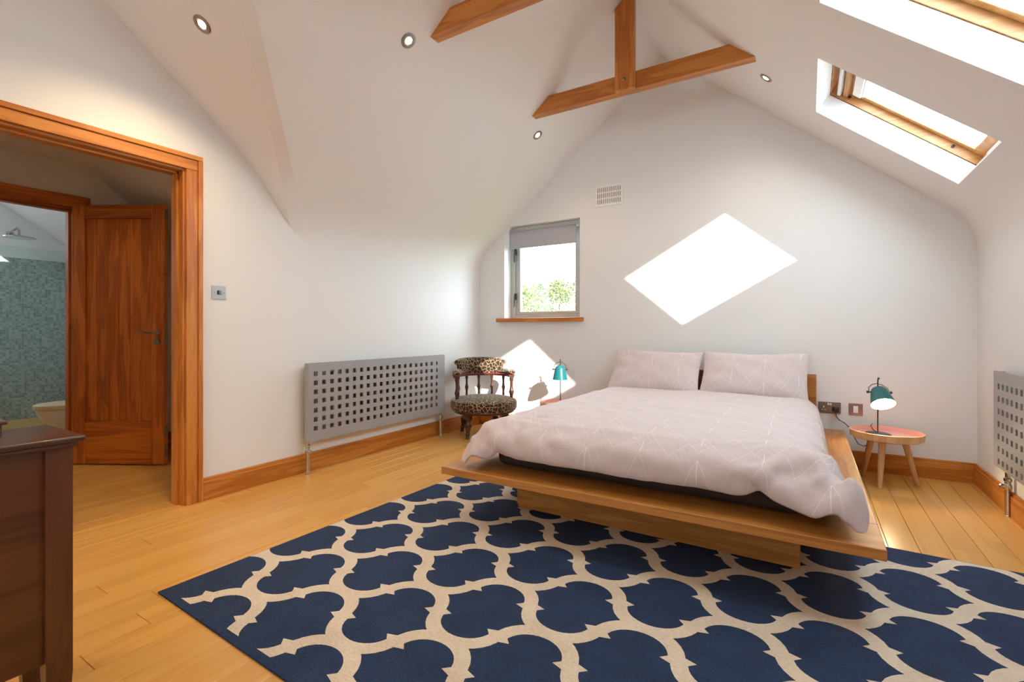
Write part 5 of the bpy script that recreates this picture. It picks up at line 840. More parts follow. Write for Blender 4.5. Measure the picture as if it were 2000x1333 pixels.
duv_z = [667,3,2,-4,-1,53,19,-19,-34,-34,19,-25,-8,-8,7,-2,5,17,-27,2,10,17,15,-33,-4,2,2,1,-5,-7,0,0,6,6,0,-3,-2,-1,0,-3,0,2,5,2,-2,-6,-4,0,5,6,1,-3,-3,0,0,0,-2,-2,0,2,3,2,-1,2,3,5,5,23,-27,-6,-2,1,-2,-2,-1,0,0,-1,5,-1,
663,8,19,-2,-4,80,12,-12,-28,-23,3,-44,1,-18,4,-8,-2,8,-7,4,6,8,2,-5,17,-8,-1,-3,-4,-4,-1,1,2,1,0,0,0,0,1,-1,0,3,2,2,-1,-1,-2,0,4,2,0,0,0,2,0,0,0,-1,2,1,3,0,1,1,2,3,1,1,0,11,-7,-3,-1,-1,3,-1,-1,0,7,-20,
656,18,23,8,48,57,11,-13,-44,-35,8,-3,-4,-7,-13,-11,10,-3,7,0,0,2,4,2,6,-3,-1,0,0,0,0,-2,-1,-2,1,1,0,1,2,1,1,0,-1,0,3,1,0,0,0,0,1,1,1,1,0,1,2,1,0,-1,2,2,1,1,1,1,1,2,-2,8,-2,-4,-11,6,-7,-6,-7,-5,-2,-6,
655,27,8,43,67,55,9,-16,-60,2,2,-6,-7,2,-35,12,-6,4,11,-9,0,9,11,6,-9,-9,7,3,3,0,-2,-3,3,0,-1,-1,0,0,-1,8,0,-1,-2,1,2,3,2,-4,2,-4,5,0,0,1,3,2,1,-5,7,2,-1,2,0,0,-2,6,-6,0,11,0,-7,1,-5,-10,8,-8,-6,-5,-6,-16,
655,28,4,102,50,0,-9,66,-44,-28,33,-11,-16,-28,5,-12,14,-2,10,-8,9,7,9,-5,-11,9,-2,6,-1,1,-3,4,0,1,-1,-1,-1,2,10,-4,-5,5,-5,4,2,-3,7,0,-3,5,-1,1,1,2,0,5,4,1,1,0,1,-3,6,-1,2,2,3,-5,-6,13,2,-8,0,-10,-14,11,-16,-6,-5,-19,
659,28,84,26,46,47,4,-14,37,-4,17,-12,-47,7,-5,-16,19,-2,10,-4,14,4,-10,-3,8,-10,15,-6,7,1,4,-1,3,-4,2,-2,-4,10,1,-1,0,-3,2,-5,10,1,4,-5,4,0,1,-6,5,5,4,0,1,1,-5,13,-5,4,-2,3,1,1,-8,11,0,-8,9,4,-9,-12,2,-10,6,-18,-9,-32,
693,40,81,24,47,35,13,1,10,28,0,-15,-22,10,1,-17,19,-13,20,9,-12,-7,12,1,-5,7,0,2,1,7,1,1,-7,4,-8,-2,13,-1,1,1,0,-5,2,3,1,1,-4,13,-8,2,-1,-2,3,10,-1,-3,2,0,6,-3,3,-4,5,-3,5,2,-2,-2,0,10,0,-8,3,-6,-9,6,-2,-11,-15,-27,
752,36,44,23,46,35,15,15,15,38,3,-34,7,-5,3,0,6,-9,27,-7,-13,14,1,-4,0,-1,5,2,1,5,4,-2,1,-7,-1,3,-2,5,2,0,-6,4,-1,1,-1,2,2,6,-1,-4,-7,5,-4,14,2,-3,-1,5,0,3,1,-4,0,1,4,-7,0,-1,4,1,7,-4,-5,0,1,-7,1,-3,-11,-16,
750,45,19,47,29,51,27,12,45,32,17,-22,-15,-8,25,-27,20,-18,20,-5,-1,18,-8,-12,7,0,4,1,2,4,2,3,-3,-5,-5,0,3,3,2,0,1,-1,0,-3,-2,2,4,5,-2,-4,1,-2,6,6,-4,0,0,3,1,1,0,1,1,-1,1,-7,-6,4,4,4,3,-5,-2,2,0,0,-4,-8,6,-12,
728,53,52,41,13,49,63,31,9,19,14,26,-6,-34,12,-19,32,-2,-1,-14,38,-16,-19,5,-1,7,2,0,3,3,4,0,-2,-4,-3,-2,3,-1,3,4,1,-1,-3,-3,0,-2,7,1,1,-2,0,1,4,1,0,-1,-2,3,0,1,2,3,-3,3,-3,-10,3,0,-1,7,-4,3,1,0,1,0,-2,-8,6,-9,
707,62,60,67,40,46,24,42,16,14,3,-2,14,25,-29,10,6,-2,-18,46,-30,-1,0,-4,4,4,2,4,1,1,2,1,-1,-2,-3,-4,-1,1,3,4,2,0,-3,-5,-2,1,3,2,1,0,1,2,2,1,-1,-2,-2,0,1,3,3,2,0,-3,-6,-3,-1,0,3,1,1,-1,1,1,-2,2,1,1,1,-6,
733,54,63,30,64,23,66,23,19,11,8,11,6,-14,27,-20,5,-6,15,1,-7,-2,4,6,2,0,1,0,1,1,1,1,-1,-3,-4,-5,-2,4,0,5,2,0,-7,-1,-2,-1,3,2,1,3,-2,2,2,1,-2,-2,-3,-1,3,4,3,4,-4,-4,-3,-3,-3,4,0,2,0,-1,0,0,6,-2,-7,-5,5,-3,
749,25,67,61,61,38,17,29,14,16,21,26,9,-3,-9,-12,3,8,21,10,0,-10,-3,-7,-4,-2,-2,2,0,1,1,1,-1,-4,-4,-4,-1,1,5,4,1,-1,-4,-2,-3,0,2,2,2,0,2,2,1,0,-1,-6,2,-2,3,4,3,3,-5,-1,-7,0,-7,8,0,-3,5,-2,-1,5,0,0,-4,-6,7,-5,
820,-29,45,93,47,22,16,3,18,26,26,20,15,-2,-4,1,0,-2,11,4,-9,-9,-5,1,5,4,6,0,3,0,1,1,-1,-4,-5,-2,0,2,5,3,0,2,-7,-3,-2,1,0,5,1,3,-2,3,1,0,-3,-2,-4,2,5,1,4,3,-6,-7,-2,2,0,-1,1,3,-5,6,-2,2,-1,2,-8,-3,10,-5,
775,82,3,92,38,20,8,17,26,21,17,16,9,-36,38,-19,11,9,-19,35,-5,-12,-2,0,0,1,0,1,-1,3,1,0,-2,-4,-2,-3,-4,8,3,4,-2,-1,-4,-6,-1,4,3,7,-7,4,1,2,1,-1,-3,-1,-4,2,5,1,7,-5,-2,-6,-3,1,-2,5,-1,-1,1,1,1,-1,4,-4,-5,-3,13,-7,
771,70,45,74,33,24,15,21,12,24,5,3,-6,40,-19,23,-21,-12,34,-17,-7,28,-3,-11,0,1,1,0,1,3,-2,0,-2,-4,-6,0,1,5,3,6,-6,-1,-6,4,-4,3,-2,7,-2,1,1,5,-4,0,-3,-1,-4,1,9,2,2,-2,-5,-4,-4,1,1,1,1,3,-3,2,0,0,3,-8,-2,0,13,-7,
771,27,83,89,18,26,22,11,22,-3,8,31,25,-24,-15,25,-1,14,2,10,-18,-21,21,12,-4,-2,1,0,1,1,0,2,-6,-3,-5,-1,4,1,7,0,-3,-4,-3,0,1,1,4,-3,7,-2,1,3,-3,-1,-3,-4,4,-2,8,3,0,-5,-2,-4,-4,3,-2,5,0,0,-1,1,0,1,0,-4,-3,2,13,-9,
791,0,82,63,37,22,22,29,6,23,28,17,-15,-6,24,-18,14,30,-39,25,1,-11,-15,11,9,2,1,0,0,0,0,-1,-5,-4,-1,3,1,4,4,-2,-3,-5,-3,0,4,3,-2,7,-4,1,0,2,-5,1,-2,-1,4,1,5,0,0,-5,-5,-4,0,1,3,1,2,-2,-1,3,-3,1,0,-4,-1,4,13,-9,
765,18,84,72,49,30,21,9,19,19,10,4,5,-16,50,-34,15,34,-44,18,0,3,-3,-5,1,9,1,-4,6,-6,3,-4,-3,-3,3,-4,9,1,0,-1,-8,2,-5,0,6,3,1,2,2,-3,-1,3,-1,-4,-2,-1,1,8,2,2,-2,-13,-1,-1,4,-1,4,-2,2,-1,-2,1,-1,4,-5,-1,0,5,14,-13,
762,20,83,79,55,35,12,9,10,10,8,15,1,9,24,-22,13,19,-15,-13,13,1,0,2,1,2,-2,4,0,-2,-2,0,-5,-1,2,1,0,6,-2,1,-8,-4,1,2,4,3,2,0,-1,0,1,-3,1,-3,-3,6,4,-1,3,-4,-2,-4,-4,-4,4,1,5,1,-2,-5,1,1,0,-1,1,2,-3,7,14,-15,
763,22,79,87,47,25,14,11,12,8,15,14,3,19,5,-7,9,8,-1,-19,6,6,3,5,1,1,-3,-2,1,2,-3,0,-3,-1,0,5,3,1,-5,-3,-4,-3,2,4,5,2,0,0,0,-5,3,-2,4,-7,4,-3,6,2,0,-1,-9,-2,-2,-1,4,4,2,-1,-4,-1,1,-3,1,0,3,1,0,6,9,-12,
763,21,79,89,34,22,20,17,13,15,14,12,8,14,0,3,2,2,2,-11,1,7,5,5,0,1,-3,-5,-1,1,-1,0,0,0,4,-1,3,-6,2,-5,-2,-2,4,5,6,0,-6,5,-4,-3,0,2,-2,3,1,1,0,3,-2,-4,-5,-2,-2,3,3,2,2,-3,-4,-1,-2,1,1,0,4,2,0,5,7,-15,
761,21,79,90,33,20,19,18,20,13,13,15,10,6,3,2,3,-2,1,-1,-1,5,8,3,1,-3,-4,-3,-1,0,1,1,0,2,-1,3,-1,-1,-4,-6,-1,5,3,5,1,1,-3,-5,-2,3,0,2,1,0,2,0,1,-1,-3,-3,-5,-3,3,1,6,3,-5,-2,-7,2,-2,3,1,6,-1,2,1,2,5,-17,
765,17,78,86,38,17,21,21,16,16,14,16,10,10,-6,1,4,-1,-1,3,2,6,4,4,-3,-3,-7,4,-2,-1,3,1,-2,3,-1,1,-1,-4,-2,-1,-1,5,4,4,2,-6,-3,1,-5,3,3,2,1,2,-5,-2,4,-3,-2,-4,-2,-1,3,4,1,0,-1,-6,-2,-4,3,4,3,3,-1,3,-1,1,4,-18,
767,14,81,84,38,26,21,15,18,14,13,16,9,3,0,5,-4,2,3,4,3,2,8,-2,-3,-5,0,-3,2,7,-2,0,-2,-1,0,0,-2,-2,-5,3,2,7,2,-1,0,-2,-6,-1,1,3,4,2,1,-5,3,-1,-5,-2,2,-5,-1,0,6,0,1,0,-8,-3,-4,2,1,9,2,1,-1,-4,5,-1,5,-17,
763,14,83,75,60,31,17,14,9,12,13,16,8,2,0,4,-1,5,3,5,3,2,2,-3,-6,-1,0,1,7,-2,3,-3,0,-4,-1,0,-1,-2,1,1,3,3,2,1,-4,-3,-3,-3,6,4,4,0,-3,0,-4,-4,0,1,-2,-1,0,3,1,0,-1,-4,-7,3,-4,3,9,0,2,0,-3,0,-1,3,3,-13,
761,15,83,84,59,29,14,7,11,11,15,17,8,-2,5,3,8,-3,6,6,2,-2,1,-4,-3,-1,1,4,5,0,4,-8,-5,1,-3,1,3,-2,0,5,-1,5,-2,-1,-3,-5,-1,5,2,4,8,-5,-5,-4,-3,-1,1,1,-1,0,-1,1,1,-2,-2,-1,-3,-6,4,3,6,6,-4,2,-8,2,-1,5,3,-14,
763,15,80,87,52,29,15,10,11,12,15,15,7,5,0,8,0,6,3,4,2,-2,-3,-2,-1,1,3,5,2,1,-4,-5,-3,-1,0,2,2,2,-1,3,-1,0,-1,-2,-2,-2,0,6,1,6,-1,-4,-3,-4,-2,0,3,-2,4,-2,-2,0,-3,0,-3,-5,2,-1,3,5,4,1,-4,-2,-3,1,3,6,8,-21,
763,15,79,89,49,28,17,12,11,12,12,16,8,5,8,2,5,-3,7,1,4,-6,-1,-1,0,-1,10,2,2,-4,-4,-5,-3,4,0,3,2,-3,2,3,-4,0,-1,-1,-2,3,-3,10,0,2,-3,-4,-7,2,-5,2,8,-1,-2,-1,-4,0,-2,-5,1,-2,1,1,5,0,4,2,-8,-4,1,3,5,7,-2,-11,
764,16,79,89,44,22,20,12,18,8,15,17,10,6,4,6,6,-3,0,2,1,-2,0,0,1,4,4,1,-2,-3,-5,-3,-1,4,1,6,0,-1,-3,-1,-1,0,0,1,-1,1,4,2,2,-1,-5,-8,0,0,2,3,3,0,-4,-2,-6,-3,5,-2,-3,1,0,2,3,1,0,-3,-3,3,-3,4,6,6,3,-17,
768,13,76,92,33,21,21,20,16,16,16,15,10,7,4,4,-3,1,1,2,6,-7,7,-1,-2,6,2,-1,1,-7,-7,1,3,4,3,2,-1,-3,-3,-2,1,0,2,-2,3,2,2,2,-1,-1,-6,-4,-1,2,2,5,0,-3,-3,-7,-2,0,-2,-1,6,-2,-1,3,1,0,-2,-2,-1,-1,3,6,6,3,-2,-15,
766,14,77,89,35,23,23,20,18,15,14,17,11,5,5,-1,-1,3,-2,3,3,4,-3,1,2,2,0,0,-6,-1,-2,-2,7,3,4,-5,3,-6,-4,2,-4,8,0,2,-1,-2,2,7,-7,-4,1,-5,0,3,3,3,-2,-4,-6,-4,-2,1,1,2,-1,1,-1,1,-1,0,-2,-2,5,-4,6,5,8,-3,-3,-18,
764,14,79,90,41,22,19,19,16,16,16,18,11,4,2,-1,-3,1,3,4,4,3,0,-3,3,1,-1,-1,-4,0,-2,2,2,5,2,-1,-11,-2,2,2,2,3,4,-5,4,-1,0,0,-4,1,-5,1,0,3,3,-1,0,-10,-2,-5,0,3,2,1,-1,0,-2,0,-1,1,-3,-1,5,0,7,2,4,-2,-2,-21,
769,10,81,80,49,22,19,19,16,16,17,19,10,3,-1,-1,3,-2,10,-1,4,2,-1,1,-3,2,-2,1,-6,0,1,4,1,4,-1,-1,-6,-3,0,3,2,5,-1,3,-4,1,-1,-1,-2,0,-4,1,3,1,2,-1,-3,-7,-6,-1,1,3,2,1,-1,-3,-2,0,-1,1,-2,2,2,3,5,2,5,-7,-3,-21,
770,9,79,83,45,38,22,14,13,13,14,20,9,0,-1,-1,0,2,8,0,8,0,-1,-2,-1,-1,0,0,-1,-1,2,3,4,1,-2,-7,-2,-2,2,4,6,1,0,-4,2,-3,-2,1,-1,-2,0,1,5,-2,0,-5,-3,-6,-3,0,3,3,3,-3,-2,-3,-2,1,-4,5,2,-2,5,1,4,1,1,-5,-4,-17,
765,12,81,82,50,37,24,13,12,12,14,17,7,2,-2,-5,8,4,4,6,3,0,-2,-4,0,1,0,-3,1,1,5,-1,4,-2,-1,-4,-5,4,-4,8,3,3,-1,-1,-7,1,1,2,-3,0,0,0,2,0,0,-3,-9,-4,2,-4,6,3,0,-2,-1,-7,-1,5,-5,3,4,-2,7,-1,3,0,0,-6,0,-16,
762,16,79,89,44,30,21,17,15,16,15,15,8,-2,1,1,1,11,-1,7,1,-2,-1,-4,-3,4,4,-3,-1,2,2,3,1,-2,-3,-4,-2,0,5,5,5,-1,-2,-3,-2,-4,6,-2,-1,0,3,-2,1,-2,-1,-5,-5,-4,2,-2,7,-2,3,1,-8,0,-8,7,-2,3,3,-1,5,-1,3,-2,0,-5,-1,-14,
759,16,82,90,49,27,18,15,16,16,14,17,5,0,-1,4,2,8,9,0,0,-2,-2,-1,-1,1,-1,4,-3,3,2,2,-2,0,-1,-4,-3,4,3,5,2,0,-4,-2,-3,0,1,1,0,0,0,1,-2,1,-6,-1,-6,-4,1,7,3,0,-3,-7,-1,-2,1,-1,3,1,2,2,2,1,2,-3,1,-6,1,-15,
759,16,83,88,58,31,16,8,14,12,16,16,8,-2,0,3,9,3,5,2,1,-2,-6,2,0,2,-4,3,2,2,1,2,-1,-3,-4,-2,1,4,7,2,1,-2,-3,-4,-1,1,1,1,-3,5,1,-3,0,0,-6,-5,-1,-5,3,4,1,2,0,-9,-3,2,-2,1,1,5,-1,4,0,0,2,-2,-3,-3,0,-14,
762,17,80,88,53,30,18,12,13,11,17,15,5,1,-2,8,4,8,4,3,-1,-7,0,0,-1,4,-1,1,-2,5,2,4,-4,-6,1,-4,2,7,2,5,-1,-3,2,-9,0,2,1,0,1,-1,0,1,-1,-3,-4,-3,-6,2,-2,8,3,-2,-4,-4,-4,0,2,-1,4,-1,4,1,4,-3,6,-7,-1,-5,2,-14,
759,20,82,89,41,29,18,20,15,15,14,15,5,0,1,5,7,3,10,-8,6,-1,-7,1,1,1,1,-1,2,3,3,-5,2,-4,-3,0,3,4,5,6,-4,-2,-2,-8,1,4,1,0,0,0,2,-2,-1,-3,-5,-5,-3,4,1,6,-1,0,-6,-4,-2,0,1,3,1,2,-1,6,-3,6,-7,0,-1,-2,1,-13,
755,22,82,89,53,22,15,16,18,12,17,15,4,-2,6,5,6,6,4,-2,-2,-1,-3,4,-1,-1,2,6,-4,4,1,-1,-4,-1,-3,0,4,5,5,1,-3,1,-6,-2,3,-1,1,0,0,0,0,0,0,-7,-2,-5,-1,1,4,3,3,-5,-6,-2,-2,0,3,2,1,1,1,3,0,4,-4,-3,0,-2,3,-13,
759,21,80,99,45,23,12,13,14,16,16,16,4,6,-2,6,7,6,0,1,-1,-3,0,-2,3,3,-2,-2,9,-3,3,0,-3,-3,-2,0,6,4,4,1,-2,-4,-2,0,-1,1,0,4,-5,2,2,-3,3,-7,-6,-4,0,2,7,-1,1,0,-6,-5,-1,2,1,1,3,-1,2,3,1,-4,3,-5,3,-4,5,-10,
765,19,79,91,44,24,17,16,15,16,10,18,4,2,3,6,6,5,2,0,-6,1,-1,2,0,-4,5,2,1,4,4,-5,-1,-5,-1,2,4,5,4,1,-3,-6,1,0,0,0,0,0,1,0,1,-1,-2,-4,-7,0,-2,3,3,3,0,-5,-5,0,-1,1,3,-3,4,1,2,2,2,1,-4,-4,1,1,1,-11,
763,22,80,88,34,31,22,19,17,13,13,12,4,3,4,4,6,5,0,0,1,-6,-4,6,0,0,1,2,3,3,1,-4,2,-7,-4,8,3,4,3,1,-3,-3,-1,-2,7,-8,3,-1,0,2,1,0,-4,-5,-5,-3,2,3,5,-1,0,-3,-4,-2,-1,1,1,5,-2,0,4,0,4,-3,-1,-4,0,0,6,-14,
760,26,79,93,35,20,20,20,19,15,11,15,4,1,5,6,5,4,2,-4,0,0,4,-6,1,0,1,3,3,4,0,-2,-6,-1,3,-1,5,5,6,-5,-1,-3,-1,0,-1,2,-1,-1,3,-2,3,-2,-3,-5,-5,-2,1,4,5,0,-2,-3,-3,0,-2,-1,5,1,0,0,4,0,3,2,-7,-3,-1,6,0,-13,
764,24,78,94,30,17,19,21,20,20,12,13,4,4,0,8,5,4,1,-2,-1,0,0,-1,-1,0,1,8,-1,4,3,-7,-2,-2,-3,5,4,6,1,1,-4,0,-4,2,-4,3,-1,0,2,1,1,-1,-4,-6,-4,-2,0,7,3,1,-3,-3,0,-4,0,1,2,-4,7,0,3,3,-1,-1,-2,-4,-1,5,6,-17,
766,21,84,84,36,20,22,17,20,16,13,12,4,4,7,1,5,3,1,-1,-1,-1,0,0,-4,3,-2,9,3,1,0,-2,-4,-4,2,4,5,6,-2,0,-1,-3,5,-9,4,-2,3,-3,2,1,3,-4,-4,-5,-6,1,2,3,5,-3,1,-3,-3,0,-1,1,1,0,3,4,-1,4,0,-3,0,-8,6,-2,7,-13,
767,21,84,86,37,26,18,18,15,13,12,12,6,1,5,7,0,5,2,-2,-1,0,-1,3,-1,-3,3,4,3,9,-7,-4,-4,-1,2,7,1,4,0,0,-2,0,-3,1,-2,1,-6,4,3,1,1,2,-9,-5,-3,-1,2,5,2,1,-2,-3,-2,-2,4,-3,2,0,-1,4,6,0,4,-8,-3,5,-5,4,4,-12,
772,19,82,83,39,23,24,15,14,13,12,12,7,2,5,4,3,3,1,-1,-2,0,0,-2,2,-3,4,6,3,2,-3,-2,-5,0,2,1,8,3,-2,4,-6,1,-1,-1,2,-5,1,0,3,2,-1,-1,-6,-6,-1,-2,4,4,2,-2,0,-2,-1,0,0,0,-3,5,4,0,3,1,-1,-4,-2,0,2,2,5,-15,
773,18,84,79,36,34,24,15,12,11,10,12,6,3,5,5,1,2,1,-1,-1,0,-1,-1,-4,4,5,4,3,3,-9,3,-6,-1,5,5,2,4,-1,-1,-4,4,-4,-3,1,0,-1,4,-3,8,0,-5,-12,2,-3,0,5,2,3,0,-4,-2,0,0,2,-2,1,-4,4,9,1,0,-1,-7,3,-4,3,4,6,-15,
768,23,85,79,38,40,22,14,8,10,7,14,8,1,5,3,1,3,1,-1,-2,0,-1,-2,0,0,7,4,2,0,-3,-3,-2,2,0,9,2,1,0,0,-3,-1,1,0,-7,3,-2,3,1,6,-4,-4,-5,-4,2,-4,6,1,4,1,-7,5,-8,4,0,-3,3,1,3,2,5,-2,0,-4,-7,4,1,6,6,-18,
765,28,86,77,44,34,21,10,9,7,10,15,9,2,5,2,0,5,-2,-1,0,-2,-1,-1,2,3,4,-2,7,-2,-2,-4,-1,1,5,3,4,2,-3,1,-1,-3,-2,4,-6,2,-1,4,4,-4,2,-6,-5,-4,-1,6,1,2,6,-12,4,0,-3,6,-3,-1,1,2,3,5,0,0,-7,0,-4,1,6,4,5,-19,
763,30,86,86,34,29,22,11,12,6,11,15,10,5,3,1,0,1,3,-4,0,-1,-2,2,1,2,2,3,3,-2,-1,-6,0,2,8,0,4,1,-2,-2,0,2,-4,-2,-2,5,-3,2,4,-2,-2,-9,4,-7,-1,6,3,2,0,3,-6,0,-1,-1,-2,3,0,3,4,3,0,2,-4,-7,-1,1,6,6,3,-20,
757,35,87,92,35,26,16,13,10,7,10,15,13,4,4,-2,-1,7,-3,-4,0,-1,-2,4,1,1,5,-1,3,-2,-3,-3,0,4,3,6,3,-1,-2,0,-1,-3,0,-2,-1,1,2,3,1,-1,-4,-6,-3,-2,4,2,4,1,-1,-2,-2,2,-3,2,2,-7,7,1,6,2,0,-5,-1,-5,0,2,5,6,5,-19,
755,38,87,97,33,18,12,12,12,11,12,13,17,8,0,-4,-6,17,-13,1,-2,0,4,-3,2,2,3,6,-3,-3,-2,-3,1,5,5,5,-2,1,-4,0,0,-1,-2,-1,-2,4,0,4,-1,-2,-4,-5,-3,-2,5,4,2,3,-4,0,-6,5,-1,0,1,-2,6,0,2,6,-4,3,-10,-2,-1,8,1,7,5,-22,
760,44,75,97,26,17,12,13,15,16,16,8,12,21,-4,-9,-6,21,-20,2,-2,6,0,-1,1,3,2,2,-1,-4,-3,1,2,4,7,2,2,-4,-2,-2,-1,-1,1,0,-4,7,-2,2,3,-8,-5,3,-8,3,2,6,0,2,-5,0,-1,-3,5,-1,1,1,4,3,-1,4,-3,-2,-5,-4,2,5,5,5,3,-23,
772,65,84,52,37,3,16,21,12,16,21,13,-8,29,-2,-11,-9,22,-22,-5,9,15,-12,0,0,5,2,-1,-3,2,-6,2,4,7,0,2,1,-6,1,-1,-2,1,0,-1,0,2,2,-2,-1,-2,-5,-4,0,3,2,3,3,1,-7,1,-1,3,-2,4,0,1,-1,7,-4,1,0,1,-3,-7,4,5,4,5,3,-20,
800,85,20,77,32,16,1,20,20,12,17,27,-10,0,16,-10,-13,14,-14,-4,29,-15,-10,5,10,-4,4,-4,-5,3,-3,3,5,4,5,-4,3,-8,-1,1,-3,4,0,1,-1,0,1,-1,-2,-4,-3,-5,4,3,5,4,1,-6,-4,0,-1,4,-1,7,-4,1,6,-1,1,-2,0,-7,0,2,2,6,0,4,3,-22,
830,-7,61,89,33,27,13,0,24,20,18,15,23,-45,42,-19,-9,-7,-4,28,-7,-23,13,4,1,0,2,-2,-3,-3,-1,7,6,-1,6,-3,-4,-5,2,0,2,1,1,-2,0,0,-1,2,-7,-1,-4,0,3,4,4,2,-2,-5,-3,-1,1,8,1,-2,5,-3,4,-3,2,0,-5,4,-6,3,3,4,1,0,2,-19,
777,46,64,68,38,33,32,13,1,13,14,30,6,7,-20,1,2,-19,6,14,-26,17,1,-1,7,-5,-1,-1,-3,-2,6,2,5,2,-1,-3,-5,2,-2,1,5,-1,2,-2,-4,2,-3,1,-8,4,-1,-2,2,7,-3,5,-4,-6,-2,0,6,2,6,-2,3,-2,1,-1,0,-2,0,-2,3,1,3,2,-1,-2,2,-20,
755,66,97,-7,57,40,41,36,22,10,4,-10,18,6,-29,16,12,-27,32,-33,15,-2,8,-2,-6,-4,-1,-3,0,2,1,5,5,0,-2,-5,-1,-2,4,5,2,-1,-1,-1,-6,2,-3,-1,-4,1,-1,3,2,4,-1,1,-3,-6,-1,1,5,8,2,1,-5,0,5,-5,-1,3,-5,2,1,4,4,-3,-2,-4,3,-18,
740,69,93,42,29,1,48,37,30,20,24,25,-4,-42,18,3,-7,11,-15,1,17,-9,-19,-9,0,5,2,2,-1,3,3,3,0,2,-5,-4,-2,3,4,-1,8,-6,3,-7,-1,-2,0,0,-1,-1,-1,5,1,1,0,-3,-2,-4,1,4,7,2,3,1,-5,-2,-4,5,0,-3,8,-4,3,2,0,0,-5,-7,6,-16,
726,69,85,12,28,28,55,44,34,31,10,9,-3,1,11,-16,-4,1,9,-32,-9,0,4,6,6,3,4,0,2,2,3,0,-1,-2,-2,-3,0,3,4,4,1,-3,-5,-4,-1,-1,2,2,-2,0,0,0,2,-1,-1,-4,-2,0,4,5,3,4,0,-6,1,-5,3,2,0,4,-4,6,-3,4,2,-7,-1,-4,5,-16,
713,70,70,63,33,21,6,60,45,31,15,6,4,-6,-16,2,-7,4,2,0,-6,-6,-4,-2,1,1,0,0,3,2,2,0,-2,-2,-3,0,2,7,1,3,-2,-3,-5,-3,-1,2,6,-3,1,-1,-1,1,0,0,-2,-2,0,2,4,3,4,0,-1,-4,-3,0,1,2,4,1,1,-4,5,0,-4,4,-1,-5,0,-12,
700,73,44,86,50,5,45,32,58,32,6,-9,-17,-15,12,-8,0,-1,-18,-1,10,-7,-6,-1,4,3,-2,6,-3,3,7,-5,-3,-1,-1,2,4,8,1,-2,-2,-2,-7,0,1,5,5,2,-3,-6,0,0,1,1,0,-2,2,3,4,3,-1,1,-4,-3,-1,2,0,4,4,2,-4,1,1,-3,7,-3,-8,2,6,-7,
687,74,57,43,27,107,11,38,20,6,12,26,-5,16,-59,2,2,-2,-2,12,-37,-6,9,6,4,5,0,-2,2,2,5,3,-5,-7,0,3,6,9,1,-5,-5,0,0,-7,7,3,5,2,-4,-6,-6,5,1,3,0,2,-5,9,3,2,-4,-3,-2,4,-7,1,9,-3,6,3,-5,1,-6,10,-7,1,-4,-7,12,-13,
738,56,55,14,70,31,47,-11,36,20,7,33,20,-58,21,-57,-12,21,-11,1,10,-14,-16,-2,9,11,0,-1,2,-2,12,0,-1,-16,6,6,3,6,2,-5,-2,-4,1,1,1,3,8,2,-5,-5,-7,1,10,2,5,-5,0,9,-2,3,-7,3,-9,0,12,-3,-1,1,6,1,0,-9,2,1,-11,-3,5,-6,16,-29,
759,66,67,27,36,19,-12,39,-28,16,24,29,23,2,-9,-48,-20,-33,8,11,1,5,-14,-3,-3,8,4,1,1,4,5,1,-2,-2,-10,6,6,6,3,-4,-3,0,1,1,3,2,5,-1,0,-4,-4,-3,6,12,-5,3,-2,3,7,3,-10,-1,-5,9,2,3,-4,-1,-3,17,-7,-3,0,-11,-4,-21,10,24,-3,-42,
732,97,71,30,37,4,-12,-7,13,-55,32,25,39,16,-14,-9,-39,-19,-68,33,9,3,3,-10,0,2,4,3,1,1,2,2,1,-4,8,-5,2,-1,11,-5,4,-6,2,4,-2,6,-4,6,0,2,-3,2,-3,9,3,-7,5,-1,6,-6,7,-2,0,-2,7,0,2,-3,-2,13,-7,2,-9,-8,-32,3,42,-1,-8,-50,
669,145,87,55,48,11,-57,-1,-15,-43,-34,29,62,7,-13,-1,-22,-21,-49,-40,30,10,-1,-18,10,2,4,1,4,3,-3,3,0,7,-9,-8,11,7,8,-13,6,2,0,-8,11,-1,5,-1,1,4,-3,-7,7,7,3,1,-5,3,0,5,0,3,-6,6,1,5,-2,-1,1,-2,2,-3,-7,-28,-5,37,5,-2,-6,-53,
670,126,84,87,65,-15,-15,-42,-61,-62,-16,38,44,-25,10,8,-24,-10,-22,-32,-37,28,3,-2,-3,-4,4,7,-5,6,4,-6,2,1,0,2,-3,4,5,1,-5,1,-2,3,3,2,-7,6,0,-3,7,-1,-1,3,-4,9,2,-1,-1,-1,4,1,0,-1,1,2,1,0,-1,-1,-5,4,-16,15,10,-5,0,0,-6,-37,
665,7,183,82,60,5,-18,-45,-71,-86,19,24,8,-19,4,9,-7,-9,-2,-43,-2,-30,16,0,-2,-3,2,-1,8,2,-2,1,0,1,-1,0,1,2,0,4,0,-3,-1,1,4,2,2,-2,-2,-4,8,0,2,-1,2,3,2,-1,-1,1,1,2,0,-1,0,1,1,2,-2,-1,-3,-5,-8,28,-5,0,7,-7,-4,-31,
664,8,14,183,94,-2,-32,-25,-60,-62,-23,11,-11,2,-7,-1,2,2,-14,-10,-20,-10,-13,4,2,0,0,2,4,0,1,0,-1,1,0,2,-1,1,1,2,0,0,0,-1,2,2,2,-2,0,0,-1,2,2,1,2,0,1,0,1,1,1,1,1,0,0,-1,3,-3,2,0,-1,-8,19,5,2,-2,-1,4,-7,-28,
663,0,7,171,82,18,-40,-57,-80,-62,6,8,-24,3,2,-9,9,24,-43,8,-22,-7,-10,-7,1,2,3,1,-3,-5,-1,4,5,2,1,-2,1,-1,1,0,-1,4,4,1,-1,-4,-2,2,4,3,-1,0,-1,2,1,0,-1,-1,-2,6,3,1,0,0,2,1,1,-1,-1,21,2,-2,3,-2,2,2,-2,1,2,-23,
